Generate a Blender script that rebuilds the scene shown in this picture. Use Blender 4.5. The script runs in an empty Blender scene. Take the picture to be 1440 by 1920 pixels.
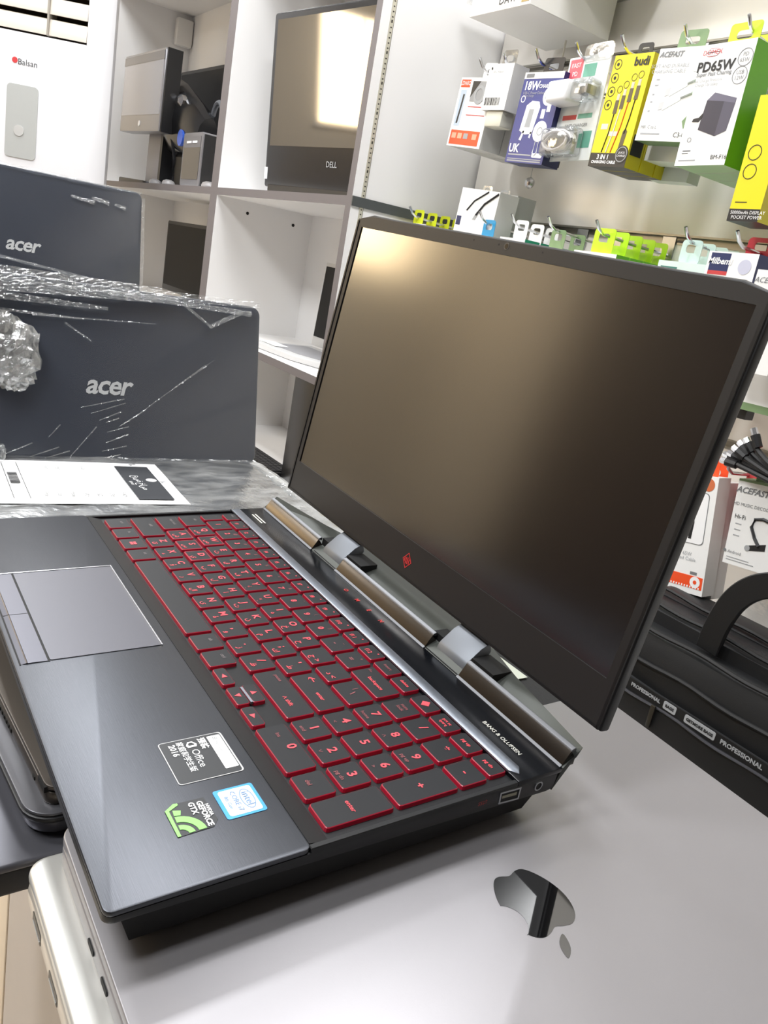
import bpy, bmesh, math, random
from mathutils import Matrix, Vector
R = random.Random(7)
scene = bpy.context.scene
COL = scene.collection
PI = math.pi

# ------------------------------------------------------------------ camera, light, exposure
F_PX = 1489.39
CW = Vector((0.2175, -0.0743, 0.2283))                       # camera position in the room (metres)
RR = Matrix(((0.5385384330655518, 0.8231867978522448, 0.1798328444780531),
             (0.33885919543692566, -0.016181399454461287, -0.9406979366297847),
             (-0.7714601751089551, 0.5675400057735689, -0.2876587215215243)))
cam_d = bpy.data.cameras.new('camera')
cam_d.sensor_fit = 'HORIZONTAL'; cam_d.sensor_width = 36.0
cam_d.lens = 36.0 * F_PX / 1440.0
cam_d.clip_start = 0.01; cam_d.clip_end = 60
cam = bpy.data.objects.new('camera', cam_d); COL.objects.link(cam)
cm = Matrix.Identity(4)
for i in range(3):
    cm[i][0] = RR[0][i]; cm[i][1] = -RR[1][i]; cm[i][2] = -RR[2][i]; cm[i][3] = CW[i]
cam.matrix_world = cm
scene.camera = cam

scene.view_settings.view_transform = 'Standard'
scene.view_settings.look = 'None'
scene.view_settings.gamma = 1.0
scene.view_settings.use_curve_mapping = False
scene.view_settings.exposure = -0.22

world = bpy.data.worlds.new('room_air'); scene.world = world
world.use_nodes = True
world.node_tree.nodes['Background'].inputs[0].default_value = (1.0, 0.97, 0.93, 1)
world.node_tree.nodes['Background'].inputs[1].default_value = 0.15

FLOOR, CEIL = -0.86, 1.75
# ceiling lamps: x, y, watts, colour
LAMPS = [(-1.60, 0.24, 25, (0.96, 0.98, 1.0)), (-2.50, 0.24, 21, (0.96, 0.98, 1.0)), (-3.40, 0.24, 14, (0.96, 0.98, 1.0)),
         (-2.15, -0.95, 16, (0.98, 0.99, 1.0)), (-0.55, 0.60, 21, (0.98, 0.985, 1.0)), (-0.70, -0.95, 31, (0.97, 0.985, 1.0)),
         (0.05, -0.85, 29, (0.97, 0.985, 1.0)), (-3.60, -2.00, 38, (1.0, 0.95, 0.86))]  # both added: first brightens the display wall, second the left wall

# ------------------------------------------------------------------ photo pixel -> place helpers
def ray(u, v):
    a = Vector(((u - 720) / F_PX, (v - 960) / F_PX, 1.0))
    return RR.transposed() @ a
def onp(u, v, pt, n):
    d = ray(u, v); pt = Vector(pt); n = Vector(n)
    return CW + d * ((pt - CW).dot(n) / d.dot(n))
def ay(u, v, y): return onp(u, v, (0, y, 0), (0, 1, 0))
def axx(u, v, x): return onp(u, v, (x, 0, 0), (1, 0, 0))
def az(u, v, z): return onp(u, v, (0, 0, z), (0, 0, 1))
# the laptop pile leans by 2.5 degrees; its own frame:
PILE = Matrix(((0.9992507732728517, -0.008808754699412613, 0.03768684059793062, 0),
               (0.009601253542099009, 0.9997354788152886, -0.020899481533902947, 0),
               (-0.0374927732240303, 0.021245663995535624, 0.9990710253617411, 0),
               (0, 0, 0, 1)))
PILEI = PILE.inverted()
def op(u, v, z):                                             # pixel on height z of the pile frame
    n = PILE.to_3x3() @ Vector((0, 0, 1)); p = PILE @ Vector((0, 0, z))
    return PILEI @ onp(u, v, p, n)

# ------------------------------------------------------------------ materials
def lin(c):
    return tuple(((x / 255) / 12.92 if x / 255 <= 0.04045 else ((x / 255 + 0.055) / 1.055) ** 2.4) for x in c)
MATS = {}
def mat(name, rgb, rough=0.5, metal=0.0, emit=0.0, spec=0.5, alpha=1.0, trans=0.0, noise=0.0, nscale=40.0,
        bump=0.0, bscale=300.0, aniso=None, coat=0.0, stretch=None, emit_rgb=None):
    if name in MATS: return MATS[name]
    m = bpy.data.materials.new(name); m.use_nodes = True
    nt = m.node_tree; b = nt.nodes['Principled BSDF']; L = nt.links
    col = (*lin(rgb), 1)
    b.inputs['Base Color'].default_value = col
    b.inputs['Roughness'].default_value = rough
    b.inputs['Metallic'].default_value = metal
    b.inputs['Specular IOR Level'].default_value = spec
    b.inputs['Alpha'].default_value = alpha
    b.inputs['Transmission Weight'].default_value = trans
    b.inputs['Coat Weight'].default_value = coat
    if coat: b.inputs['Coat Roughness'].default_value = 0.05
    if aniso is not None: b.inputs['Anisotropic'].default_value = aniso
    if emit:
        b.inputs['Emission Color'].default_value = (*lin(emit_rgb or rgb), 1)
        b.inputs['Emission Strength'].default_value = emit
    if noise or bump:
        tc = nt.nodes.new('ShaderNodeTexCoord')
        mp = nt.nodes.new('ShaderNodeMapping'); L.new(tc.outputs['Object'], mp.inputs[0])
        if stretch: mp.inputs['Scale'].default_value = stretch
    if noise:
        nz = nt.nodes.new('ShaderNodeTexNoise'); nz.inputs['Scale'].default_value = nscale
        nz.inputs['Detail'].default_value = 4; L.new(mp.outputs[0], nz.inputs['Vector'])
        rp = nt.nodes.new('ShaderNodeValToRGB')
        a = [min(1, x * (1 - noise)) for x in col[:3]]; c = [min(1, x * (1 + noise)) for x in col[:3]]
        rp.color_ramp.elements[0].position = 0.3; rp.color_ramp.elements[1].position = 0.7
        rp.color_ramp.elements[0].color = (*a, 1); rp.color_ramp.elements[1].color = (*c, 1)
        L.new(nz.outputs['Fac'], rp.inputs[0]); L.new(rp.outputs[0], b.inputs['Base Color'])
    if bump:
        n2 = nt.nodes.new('ShaderNodeTexNoise'); n2.inputs['Scale'].default_value = bscale
        n2.inputs['Detail'].default_value = 3; L.new(mp.outputs[0], n2.inputs['Vector'])
        bp = nt.nodes.new('ShaderNodeBump'); bp.inputs['Strength'].default_value = bump
        bp.inputs['Distance'].default_value = 0.001
        L.new(n2.outputs['Fac'], bp.inputs['Height']); L.new(bp.outputs[0], b.inputs['Normal'])
    MATS[name] = m
    return m
def film(name, base=0.06, rough=0.12, tint=(0.9, 0.92, 0.93), scale=60, milk=0.06, bump=0.7, edge=0.7, det=5, patch=0):
    """clear plastic film: see-through, with a sheen that follows its creases"""
    if name in MATS: return MATS[name]
    m = bpy.data.materials.new(name); m.use_nodes = True; nt = m.node_tree; L = nt.links
    nt.nodes.clear()
    out = nt.nodes.new('ShaderNodeOutputMaterial')
    tr = nt.nodes.new('ShaderNodeBsdfTransparent'); gl = nt.nodes.new('ShaderNodeBsdfGlossy')
    df = nt.nodes.new('ShaderNodeBsdfDiffuse'); df.inputs['Color'].default_value = (0.8, 0.8, 0.78, 1)
    gl.inputs['Roughness'].default_value = rough; gl.inputs['Color'].default_value = (*tint, 1)
    lw = nt.nodes.new('ShaderNodeLayerWeight'); lw.inputs['Blend'].default_value = 0.35
    mr = nt.nodes.new('ShaderNodeMapRange')
    mr.inputs['To Min'].default_value = base; mr.inputs['To Max'].default_value = edge
    L.new(lw.outputs['Fresnel'], mr.inputs['Value'])
    tc = nt.nodes.new('ShaderNodeTexCoord'); nz = nt.nodes.new('ShaderNodeTexNoise')
    nz.inputs['Scale'].default_value = scale; nz.inputs['Detail'].default_value = det
    L.new(tc.outputs['Object'], nz.inputs['Vector'])
    bp = nt.nodes.new('ShaderNodeBump'); bp.inputs['Strength'].default_value = bump; bp.inputs['Distance'].default_value = 0.004
    L.new(nz.outputs['Fac'], bp.inputs['Height']); L.new(bp.outputs[0], gl.inputs['Normal'])
    mk = nt.nodes.new('ShaderNodeMixShader'); mk.inputs[0].default_value = milk
    L.new(tr.outputs[0], mk.inputs[1]); L.new(df.outputs[0], mk.inputs[2])
    if patch:
        mp = nt.nodes.new('ShaderNodeMapping'); mp.inputs['Scale'].default_value = (1.6, 0.6, 1); L.new(tc.outputs['Object'], mp.inputs[0])
        n3 = nt.nodes.new('ShaderNodeTexNoise'); n3.inputs['Scale'].default_value = patch; n3.inputs['Detail'].default_value = 3; L.new(mp.outputs[0], n3.inputs['Vector'])
        m3 = nt.nodes.new('ShaderNodeMapRange'); m3.inputs['From Min'].default_value = 0.40; m3.inputs['From Max'].default_value = 0.62
        m3.inputs['To Min'].default_value = milk * 0.25; m3.inputs['To Max'].default_value = milk * 1.7
        L.new(n3.outputs['Fac'], m3.inputs['Value']); L.new(m3.outputs[0], mk.inputs[0])
    mx = nt.nodes.new('ShaderNodeMixShader')
    L.new(mr.outputs[0], mx.inputs[0]); L.new(mk.outputs[0], mx.inputs[1]); L.new(gl.outputs[0], mx.inputs[2])
    L.new(mx.outputs[0], out.inputs['Surface'])
    MATS[name] = m
    return m

WHITE = mat('white_paint', (236, 235, 233), 0.6)
PRINT_W = mat('print_white', (245, 245, 245), 0.5)
PRINT_K = mat('print_black', (22, 22, 24), 0.5)
PRINT_G = mat('print_grey', (120, 122, 124), 0.5)
PRINT_LG = mat('print_light_grey', (164, 166, 168), 0.5)
PRINT_RED = mat('print_red', (196, 60, 62), 0.5)
PRINT_OR = mat('print_orange', (232, 96, 50), 0.5)
BLACKP = mat('black_plastic', (18, 18, 20), 0.4)
BLACKG = mat('black_gloss', (12, 12, 14), 0.08)
CHROME = mat('chrome', (205, 205, 208), 0.18, 1.0)
STEEL = mat('steel', (176, 178, 180), 0.32, 1.0)
DARK = mat('dark_void', (8, 8, 9), 0.7)

# ------------------------------------------------------------------ mesh helpers
class MB:
    def __init__(s): s.v = []; s.f = []; s.m = []
    def add(s, vs, fs, mi=0):
        n = len(s.v); s.v += [tuple(p) for p in vs]
        for f in fs: s.f.append(tuple(i + n for i in f)); s.m.append(mi)
        return s
    def box(s, x0, x1, y0, y1, z0, z1, mi=0):
        x0, x1 = min(x0, x1), max(x0, x1); y0, y1 = min(y0, y1), max(y0, y1); z0, z1 = min(z0, z1), max(z0, z1)
        v = [(x, y, z) for z in (z0, z1) for y in (y0, y1) for x in (x0, x1)]
        return s.add(v, [(0, 2, 3, 1), (4, 5, 7, 6), (0, 1, 5, 4), (2, 6, 7, 3), (0, 4, 6, 2), (1, 3, 7, 5)], mi)
    def prism(s, poly, a, b, axis=2, mi=0, caps=True, mi_top=None):
        """poly = 2-D points, extruded from a to b along an axis"""
        def P(p, t):
            if axis == 2: return (p[0], p[1], t)
            if axis == 1: return (p[0], t, p[1])
            return (t, p[0], p[1])
        n = len(poly); ar = sum(poly[i][0] * poly[(i + 1) % n][1] - poly[(i + 1) % n][0] * poly[i][1] for i in range(n))
        if ar < 0: poly = poly[::-1]
        if axis == 1: poly = poly[::-1]
        if a > b: a, b = b, a
        v = [P(p, a) for p in poly] + [P(p, b) for p in poly]
        base = len(s.v); s.v += v
        for i in range(n):
            j = (i + 1) % n
            s.f.append((base + i, base + j, base + n + j, base + n + i)); s.m.append(mi)
        if caps:
            s.f.append(tuple(base + n + i for i in range(n))); s.m.append(mi if mi_top is None else mi_top)
            s.f.append(tuple(base + i for i in reversed(range(n)))); s.m.append(mi)
        return s
    def loft(s, rings, mi=0, cap=True, closed=True):
        base = len(s.v); n = len(rings[0])
        for r in rings: s.v += [tuple(p) for p in r]
        for k in range(len(rings) - 1):
            for i in range(n if closed else n - 1):
                j = (i + 1) % n
                s.f.append((base + k * n + i, base + k * n + j, base + (k + 1) * n + j, base + (k + 1) * n + i)); s.m.append(mi)
        if cap:
            s.f.append(tuple(base + i for i in reversed(range(n)))); s.m.append(mi)
            e = base + (len(rings) - 1) * n
            s.f.append(tuple(e + i for i in range(n))); s.m.append(mi)
        return s
    def tube(s, pts, r, n=8, mi=0):
        pts = [Vector(p) for p in pts]; rings = []
        up = Vector((0, 0, 1))
        for i, p in enumerate(pts):
            t = (pts[min(i + 1, len(pts) - 1)] - pts[max(i - 1, 0)]).normalized()
            a = t.cross(up)
            if a.length < 1e-3: a = t.cross(Vector((1, 0, 0)))
            a.normalize(); b = t.cross(a)
            rr = r[i] if isinstance(r, (list, tuple)) else r
            rings.append([p + (a * math.cos(2 * PI * k / n) + b * math.sin(2 * PI * k / n)) * rr for k in range(n)])
        return s.loft(rings, mi)
    def disc(s, c, r, n=20, z0=0, z1=0.001, mi=0, axis=2):
        return s.prism([(c[0] + r * math.cos(2 * PI * k / n), c[1] + r * math.sin(2 * PI * k / n)) for k in range(n)], z0, z1, axis, mi)
    def ring(s, outer, inner, a, b, axis=2, mi=0):
        """flat frame between two outlines with equally many points"""
        def P(p, t):
            if axis == 2: return (p[0], p[1], t)
            if axis == 1: return (p[0], t, p[1])
            return (t, p[0], p[1])
        n = len(outer); base = len(s.v)
        s.v += [P(p, a) for p in outer] + [P(p, a) for p in inner] + [P(p, b) for p in outer] + [P(p, b) for p in inner]
        for i in range(n):
            j = (i + 1) % n; o, q, O, Q = base, base + n, base + 2 * n, base + 3 * n
            for f in ((o + i, o + j, O + j, O + i), (q + j, q + i, Q + i, Q + j), (O + i, O + j, Q + j, Q + i), (o + j, o + i, q + i, q + j)):
                s.f.append(f); s.m.append(mi)
        return s
    def build(s, name, mats, parent=None, bevel=0, seg=2, smooth=False, matrix=None, fix=True):
        me = bpy.data.meshes.new(name)
        me.from_pydata(s.v, [], s.f)
        if not isinstance(mats, (list, tuple)): mats = [mats]
        for m in mats: me.materials.append(m)
        if len(mats) > 1: me.polygons.foreach_set('material_index', s.m)
        if bevel or fix:
            bm = bmesh.new(); bm.from_mesh(me)
            if bevel:
                bmesh.ops.remove_doubles(bm, verts=bm.verts, dist=1e-6)
                ed = [e for e in bm.edges if len(e.link_faces) == 2 and e.calc_face_angle(0) > 0.5]
                bmesh.ops.bevel(bm, geom=ed, offset=bevel, segments=seg, profile=0.5, affect='EDGES', clamp_overlap=True)
            if fix: bmesh.ops.recalc_face_normals(bm, faces=bm.faces)
            bm.to_mesh(me); bm.free()
        if smooth or bevel:
            me.polygons.foreach_set('use_smooth', [True] * len(me.polygons))
            try: me.set_sharp_from_angle(angle=0.6)
            except Exception: pass
        o = bpy.data.objects.new(name, me); COL.objects.link(o)
        if parent is not None: o.parent = parent
        if matrix is not None:
            if parent is not None: o.matrix_local = matrix
            else: o.matrix_world = matrix
        return o
def rrect(x0, x1, y0, y1, r, n=4):
    pts = []
    for cx, cy, a in ((x1 - r, y1 - r, 0), (x0 + r, y1 - r, 90), (x0 + r, y0 + r, 180), (x1 - r, y0 + r, 270)):
        for k in range(n + 1):
            t = math.radians(a + 90 * k / n); pts.append((cx + r * math.cos(t), cy + r * math.sin(t)))
    return pts
def thing(name, label, cat, matrix=None, group=None, loc=None):
    o = bpy.data.objects.new(name, None); COL.objects.link(o); o.empty_display_size = 0.02
    if matrix is not None: o.matrix_world = matrix
    if loc is not None: o.location = loc
    o['label'] = label; o['category'] = cat
    if group: o['group'] = group
    return o
def tag(o, label, cat, group=None):
    o['label'] = label; o['category'] = cat
    if group: o['group'] = group
    return o
def struct(o): o['kind'] = 'structure'; return o
def T(x, y, z): return Matrix.Translation((x, y, z))
def basis(o, x, y, z):
    m = Matrix.Identity(4)
    for i in range(3): m[i][0] = x[i]; m[i][1] = y[i]; m[i][2] = z[i]; m[i][3] = o[i]
    return m
FACE = basis((0, 0, 0), (1, 0, 0), (0, 0, 1), (0, -1, 0))      # text plane of an upright face that looks along -y
TXT = {}
def text_mesh(s, size, align='CENTER', bold=0.0, spacing=1.0, shear=0.0, depth=0.0):
    k = (s, round(size, 5), align, bold, spacing, shear, depth)
    if k in TXT: return TXT[k]
    c = bpy.data.curves.new('lettering', 'FONT'); c.body = s; c.size = size
    c.align_x = align; c.align_y = 'CENTER'; c.resolution_u = 2; c.offset = bold; c.space_character = spacing
    c.shear = shear; c.extrude = depth
    o = bpy.data.objects.new('tmp', c)
    me = bpy.data.meshes.new_from_object(o)
    bpy.data.objects.remove(o); bpy.data.curves.remove(c)
    TXT[k] = me
    return me
def text(s, size, m, parent, matrix, name='lettering', **kw):
    me = text_mesh(s, size, **kw)
    if not me.materials: me.materials.append(m)
    elif me.materials[0] is not m:
        me = me.copy(); me.materials.clear(); me.materials.append(m)
    o = bpy.data.objects.new(name, me); COL.objects.link(o); o.parent = parent; o.matrix_local = matrix
    return o
def ftext(s, size, m, parent, x, z, y=-0.0004, **kw):           # lettering on an upright front face
    return text(s, size, m, parent, T(x, y, z) @ FACE, **kw)
def catmull(pts, n=6, closed=True):
    out = []; N = len(pts)
    for i in range(N if closed else N - 1):
        p0, p1, p2, p3 = (Vector(pts[(i + k) % N] if closed else pts[max(0, min(N - 1, i + k))]) for k in (-1, 0, 1, 2))
        for j in range(n):
            t = j / n
            out.append(tuple(0.5 * ((2 * p1) + (p2 - p0) * t + (2 * p0 - 5 * p1 + 4 * p2 - p3) * t * t + (3 * p1 - p0 - 3 * p2 + p3) * t ** 3)))
    if not closed: out.append(tuple(pts[-1]))
    return out

# ================================================================== the setting
M_FLOOR = mat('floor_tile', (196, 186, 172), 0.25, noise=0.06, nscale=6)
M_WALLW = mat('wall_white', (232, 229, 224), 0.7)
M_WALLD = mat('wall_dark_brown', (70, 56, 48), 0.6, noise=0.15, nscale=3)
M_WALLB = mat('wall_warm_beige', (220, 208, 188), 0.7)
M_SLAT = mat('slat_laminate', (242, 238, 231), 0.28)
M_ALU = mat('aluminium_channel', (150, 148, 140), 0.35, 0.8)
M_CEIL = mat('ceiling_paint', (138, 137, 136), 0.8)

fl = struct(MB().box(-4.4, 2.6, -3.2, 1.3, FLOOR - 0.05, FLOOR - 0.004).build('floor', mat('grout', (120, 112, 104), 0.8)))
tm = None
for i in range(9):
    for j in range(6):
        x, y = -4.1 + i * 0.6, -2.4 + j * 0.6
        if tm is None:
            o = MB().box(-0.298, 0.298, -0.298, 0.298, -0.008, 0).build('floor_tile', M_FLOOR, fl, bevel=0.0015, seg=1); tm = o
        else:
            o = tm.copy(); COL.objects.link(o)
        o.matrix_local = T(x, y, FLOOR)
ce = struct(MB().box(-4.4, 2.6, -3.2, 1.3, CEIL, CEIL + 0.05).build('ceiling', M_CEIL))
wb = struct(MB().box(-4.4, 2.6, 1.2, 1.3, FLOOR, CEIL).build('wall_back', M_WALLW))
struct(MB().box(-4.5, -4.4, -3.2, 1.3, FLOOR, CEIL).build('wall_left', M_WALLB))
wn = MB().box(-4.4, -4.385, -2.60, -1.70, 0.72, 1.45).build('glow_panel_1', mat('glow_frame_white', (236, 232, 226), 0.5)); struct(wn)  # glowing panel added out of view so the laptop screen mirrors a warm glow
for i in range(2): MB().box(-4.384, -4.380, -2.57 + i * 0.43, -2.17 + i * 0.43, 0.75, 1.42).build('glow_pane', mat('reflection_glow', (255, 226, 178), 0.3, emit=17.0), wn)
struct(MB().box(-4.4, -3.25, -3.2, -3.17, FLOOR, CEIL).build('trim_1', M_WALLB))
struct(MB().box(2.6, 2.7, -3.2, 1.3, FLOOR, CEIL).build('wall_right', M_WALLD))
struct(MB().box(-4.4, 2.6, -3.3, -3.2, FLOOR, CEIL).build('wall_front', M_WALLD))

YW = 1.15                                                    # face of the slatted display wall
G0, GP = 0.682, 0.3123
k = 0
for gi in range(-5, 4):
    z0 = G0 + gi * GP; z1 = z0 + GP
    a, b = max(FLOOR, z0 + 0.006), min(CEIL, z1 - 0.006)
    if b <= a: continue
    MB().box(-1.338, 2.55, YW, YW + 0.016, a, b).build('slat_panel', M_SLAT, wb, bevel=0.0015, seg=1)
    if FLOOR < z0 < CEIL:
        m = MB(); m.box(-1.338, 2.55, YW + 0.012, YW + 0.018, z0 - 0.010, z0 + 0.010)
        m.box(-1.338, 2.55, YW - 0.0012, YW + 0.002, z0 - 0.0085, z0 - 0.005)
        m.box(-1.338, 2.55, YW - 0.0012, YW + 0.002, z0 + 0.005, z0 + 0.0085)
        m.build('groove_channel', M_ALU, wb)
MB().box(-1.349, 2.55, YW + 0.017, YW + 0.05, FLOOR, CEIL).build('backing_board', mat('backing_brown', (66, 50, 40), 0.8), wb)

def ceiling_lamp(x, y, w, c, lab):
    t = thing('ceiling_light', lab, 'ceiling light', loc=(x, y, CEIL), group='ceiling light panels')
    o = rrect(-0.15, 0.15, -0.31, 0.31, 0.01, 2); i = rrect(-0.13, 0.13, -0.29, 0.29, 0.01, 2)
    MB().ring(o, i, -0.02, 0).build('frame', WHITE, t)
    MB().prism(i, -0.012, -0.006).build('diffuser', mat('lamp_diffuser', (255, 250, 244), 0.6, emit=3.0), t)
    ld = bpy.data.lights.new('panel_light', 'AREA'); ld.shape = 'RECTANGLE'; ld.size = 0.25; ld.size_y = 0.57; ld.energy = w; ld.color = c
    lo = bpy.data.objects.new('panel_light', ld); COL.objects.link(lo); lo.parent = t; lo.location = (0, 0, -0.021)
LN = ['narrow ceiling light panel beside the panel above the counter', 'narrow ceiling light panel before the middle shelf post', 'narrow ceiling light panel above the air conditioner', 'narrow ceiling light panel between the shelf unit and the front wall', 'narrow ceiling light panel above the counter',
      'narrow ceiling light panel in front of the counter', 'added narrow ceiling light panel that brightens the display wall', 'added warm narrow ceiling light panel that brightens the left wall']
for L_, n_ in zip(LAMPS, LN): ceiling_lamp(*L_, n_)

# ------------------------------------------------------------------ counter
M_CTOP = mat('counter_white', (238, 238, 238), 0.35)
M_CPAN = mat('counter_panel_taupe', (206, 198, 192), 0.45, noise=0.03, nscale=8)
M_CPAN2 = mat('counter_panel_beige', (240, 224, 200), 0.5)
ct = thing('counter', 'white shop counter under the piles of laptops, with taupe front panels', 'counter', loc=(0, 0, 0))
CT = -0.0685
MB().box(-1.75, 0.75, 0.0, 0.43, CT - 0.022, CT).build('counter_top', M_CTOP, ct, bevel=0.001, seg=1)
sx = ay(10, 1800, 0.05)[0]
MB().box(sx + 0.0035, 0.70, 0.05, 0.066, FLOOR, CT - 0.022).build('front_panel', M_CPAN, ct, bevel=0.0008, seg=1)
MB().box(-1.70, sx - 0.0035, 0.05, 0.066, FLOOR, CT - 0.022).build('front_panel', M_CPAN2, ct, bevel=0.0008, seg=1)['label'] = 'beige front panel left of the seam'
MB().box(sx - 0.02, sx + 0.02, 0.066, 0.08, FLOOR, CT - 0.022).build('seam_batten', DARK, ct)
MB().box(-1.70, -1.68, 0.066, 0.40, FLOOR, CT - 0.022).build('side_panel', M_CPAN, ct)
MB().box(0.68, 0.70, 0.066, 0.40, FLOOR, CT - 0.022).build('side_panel', M_CPAN, ct)

# ================================================================== gaming laptop
M_ODECK = mat('deck_brushed_black', (86, 88, 93), 0.40, 0.92, noise=0.05, nscale=60, stretch=(1, 40, 1), bump=0.05, bscale=90)
M_OKB = mat('keyboard_floor', (27, 28, 30), 0.42, 0.4)
M_OREAR = mat('rear_deck_gloss', (12, 14, 19), 0.22, 0.2)
M_OBODY = mat('laptop_side_black', (19, 20, 22), 0.42, 0.2)
M_OSILV = mat('accent_strip_metal', (150, 156, 166), 0.35, 0.9, noise=0.05, nscale=500)
M_OBAR = mat('hinge_bar_metal', (74, 69, 64), 0.26, 0.9)
M_OBAR2 = mat('hinge_bar_edge', (104, 105, 108), 0.45, 0.7)
M_OARM = mat('hinge_arm_grey', (112, 116, 122), 0.5, 0.6)
M_OREAR2 = mat('exhaust_grey', (70, 73, 69), 0.5, 0.3)
M_KTOP = mat('key_top', (29, 30, 33), 0.42, spec=0.35)
M_KRED = mat('key_side_red', (150, 20, 44), 0.35, emit=0.04, emit_rgb=(200, 20, 50))
M_KLEG = mat('key_legend_red', (216, 74, 84), 0.5, emit=0.12, emit_rgb=(230, 60, 70))
M_KLEGD = mat('key_legend_dim', (130, 70, 74), 0.5)
M_KWORN = mat('key_legend_faint', (112, 104, 104), 0.5)
M_BEZ = mat('screen_bezel', (30, 28, 28), 0.5)
M_SCR = mat('matte_screen', (8, 8, 9), 0.17, spec=0.9); M_SCR.node_tree.nodes['Principled BSDF'].inputs['IOR'].default_value = 1.85
M_LIDE = mat('lid_edge_black', (11, 11, 12), 0.45)
M_TPAD = mat('touchpad_grey', (90, 90, 96), 0.40, 0.6)
M_TBTN = mat('touchpad_button', (86, 86, 94), 0.36, 0.6)
M_TEDGE = mat('touchpad_edge_bright', (225, 226, 230), 0.25, 1.0)
M_RED = mat('emblem_red', (196, 52, 52), 0.45)

om = thing('gaming_laptop', 'open black gaming laptop with red-edged keys and dark matte screen', 'laptop', matrix=PILE)
W = 0.36
# base: side wall that grows towards the back, open on top
KF, KB_, KZ = 0.083, 0.206, -0.0022
mb = MB()
prof = [(0.0, -0.0008), (0.0012, -0.0002), (KF, 0.0), (KF + 0.0095, KZ), (0.1975, KZ), (0.1985, 0.0002), (0.2292, 0.0), (0.2254, -0.0126), (0.0, -0.0055)]
pl0 = rrect(-W, 0, 0.0, 0.2292, 0.004, 5)
def zlow(y): return -0.0058 - 0.0068 * y / 0.2292
mb.loft([[(x * 0.998 - 0.0004, y if y < 0.2 else y - 0.0038, zlow(y)) for x, y in pl0], [(x, y, zlow(y) + 0.0012) for x, y in pl0], [(x, y, -0.0026) for x, y in pl0]])
mb.build('base', M_OBODY, om, smooth=True)
# deck surfaces
d = MB(); d.prism(rrect(-W, 0, 0.0, KF, 0.0035, 4), -0.0028, 0.0); d.build('palm_rest', M_ODECK, om, bevel=0.0009, seg=2)
d = MB(); d.prism([(KF - 0.0002, -0.0001), (KF + 0.0095, KZ), (KF + 0.0095, -0.0028), (KF - 0.0002, -0.0028)], -W + 0.003, -0.003, 0)
d.build('recess_slope', mat('recess_slope_dark_reflection', (14, 14, 15), 0.5), om)  # painted black for the dark screen the slope mirrors
MB().box(-W + 0.003, -0.003, KF + 0.0095, 0.1986, -0.0030, KZ).build('keyboard_floor', M_OKB, om)
for x0, x1 in ((-W, -W + 0.003), (-0.003, 0.0)):
    MB().box(x0, x1, KF - 0.0005, 0.1985, -0.0030, -0.0004).build('deck_rim', M_OBODY, om, bevel=0.0004, seg=1)
MB().box(-W, 0, 0.1984, 0.2296, -0.0030, 0.0).build('rear_deck', M_OREAR, om, bevel=0.0006, seg=2)
d = MB(); d.prism([(-0.3575, 0.1985), (-0.0085, 0.1985), (-0.0040, 0.2022), (-0.0085, 0.2062), (-0.3575, 0.2062)], -0.001, 0.0009)
d.build('accent_strip', M_OSILV, om, bevel=0.0006, seg=2)
# lower shell with feet, deepened so its black side forms the shadow band
d = MB(); d.prism([(0.006, -0.0055), (0.2225, -0.0120), (0.2235, -0.014), (0.214, -0.0255), (0.012, -0.0235)], -W + 0.006, -0.006, 0)
d.build('bottom_shell', mat('bottom_shell_shadow_black', (14, 14, 15), 0.6), om)
for fx, fy, fw in ((-0.30, 0.03, 0.06), (-0.12, 0.03, 0.06), (-0.31, 0.20, 0.09), (-0.13, 0.20, 0.09)):
    MB().prism(rrect(fx, fx + fw, fy, fy + 0.012, 0.004, 3), -0.028, -0.017).build('rubber_foot', mat('rubber', (20, 20, 20), 0.8), om)
# exhaust body behind the deck
d = MB()
plan0 = [(0.0, 0.2292), (0.0, 0.2405), (-0.065, 0.2528), (-0.100, 0.2625), (-0.260, 0.2625), (-0.295, 0.2528), (-0.36, 0.2405), (-0.36, 0.2292)]
planb = [(0.0, 0.2252), (0.0, 0.2254), (-0.065, 0.238), (-0.100, 0.247), (-0.260, 0.247), (-0.295, 0.238), (-0.36, 0.2254), (-0.36, 0.2252)]
planm = [(0.0, 0.2292), (0.0, 0.2378), (-0.05, 0.2410), (-0.09, 0.2430), (-0.27, 0.2430), (-0.31, 0.2410), (-0.36, 0.2378), (-0.36, 0.2292)]
d.loft([[(x, y, -0.0126) for x, y in planb], [(x, y, 0.0098 if y > 0.235 else 0.0) for x, y in plan0],
        [(x, y, 0.0045 if y > 0.235 else 0.0) for x, y in planm]])
d.build('exhaust_body', M_OREAR2, om, bevel=0.0008, seg=2)
for xa, xb in ((-0.358, -0.273), (-0.236, -0.1225), (-0.0887, -0.0012)):
    d = MB(); d.prism([(0.2292, 0.0002), (0.2340, 0.0078), (0.2344, 0.0082), (0.2386, 0.0030), (0.2386, -0.001), (0.2292, -0.001)], xa, xb, 0)
    b_ = d.build('hinge_bar', M_OBAR, om, bevel=0.0003, seg=1)
    d = MB(); d.prism([(0.2340, 0.0080), (0.2345, 0.0090), (0.2368, 0.0098), (0.2376, 0.0085), (0.2372, 0.0070)], xa, xb, 0)
    d.build('bar_edge', M_OBAR2, b_, bevel=0.0002, seg=1)
    d = MB(); d.prism([(0.2280, 0.0001), (0.2294, 0.0010), (0.2300, 0.0006), (0.2296, 0.0)], xa, xb, 0); d.build('bar_lip', M_OBAR2, b_)
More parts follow.
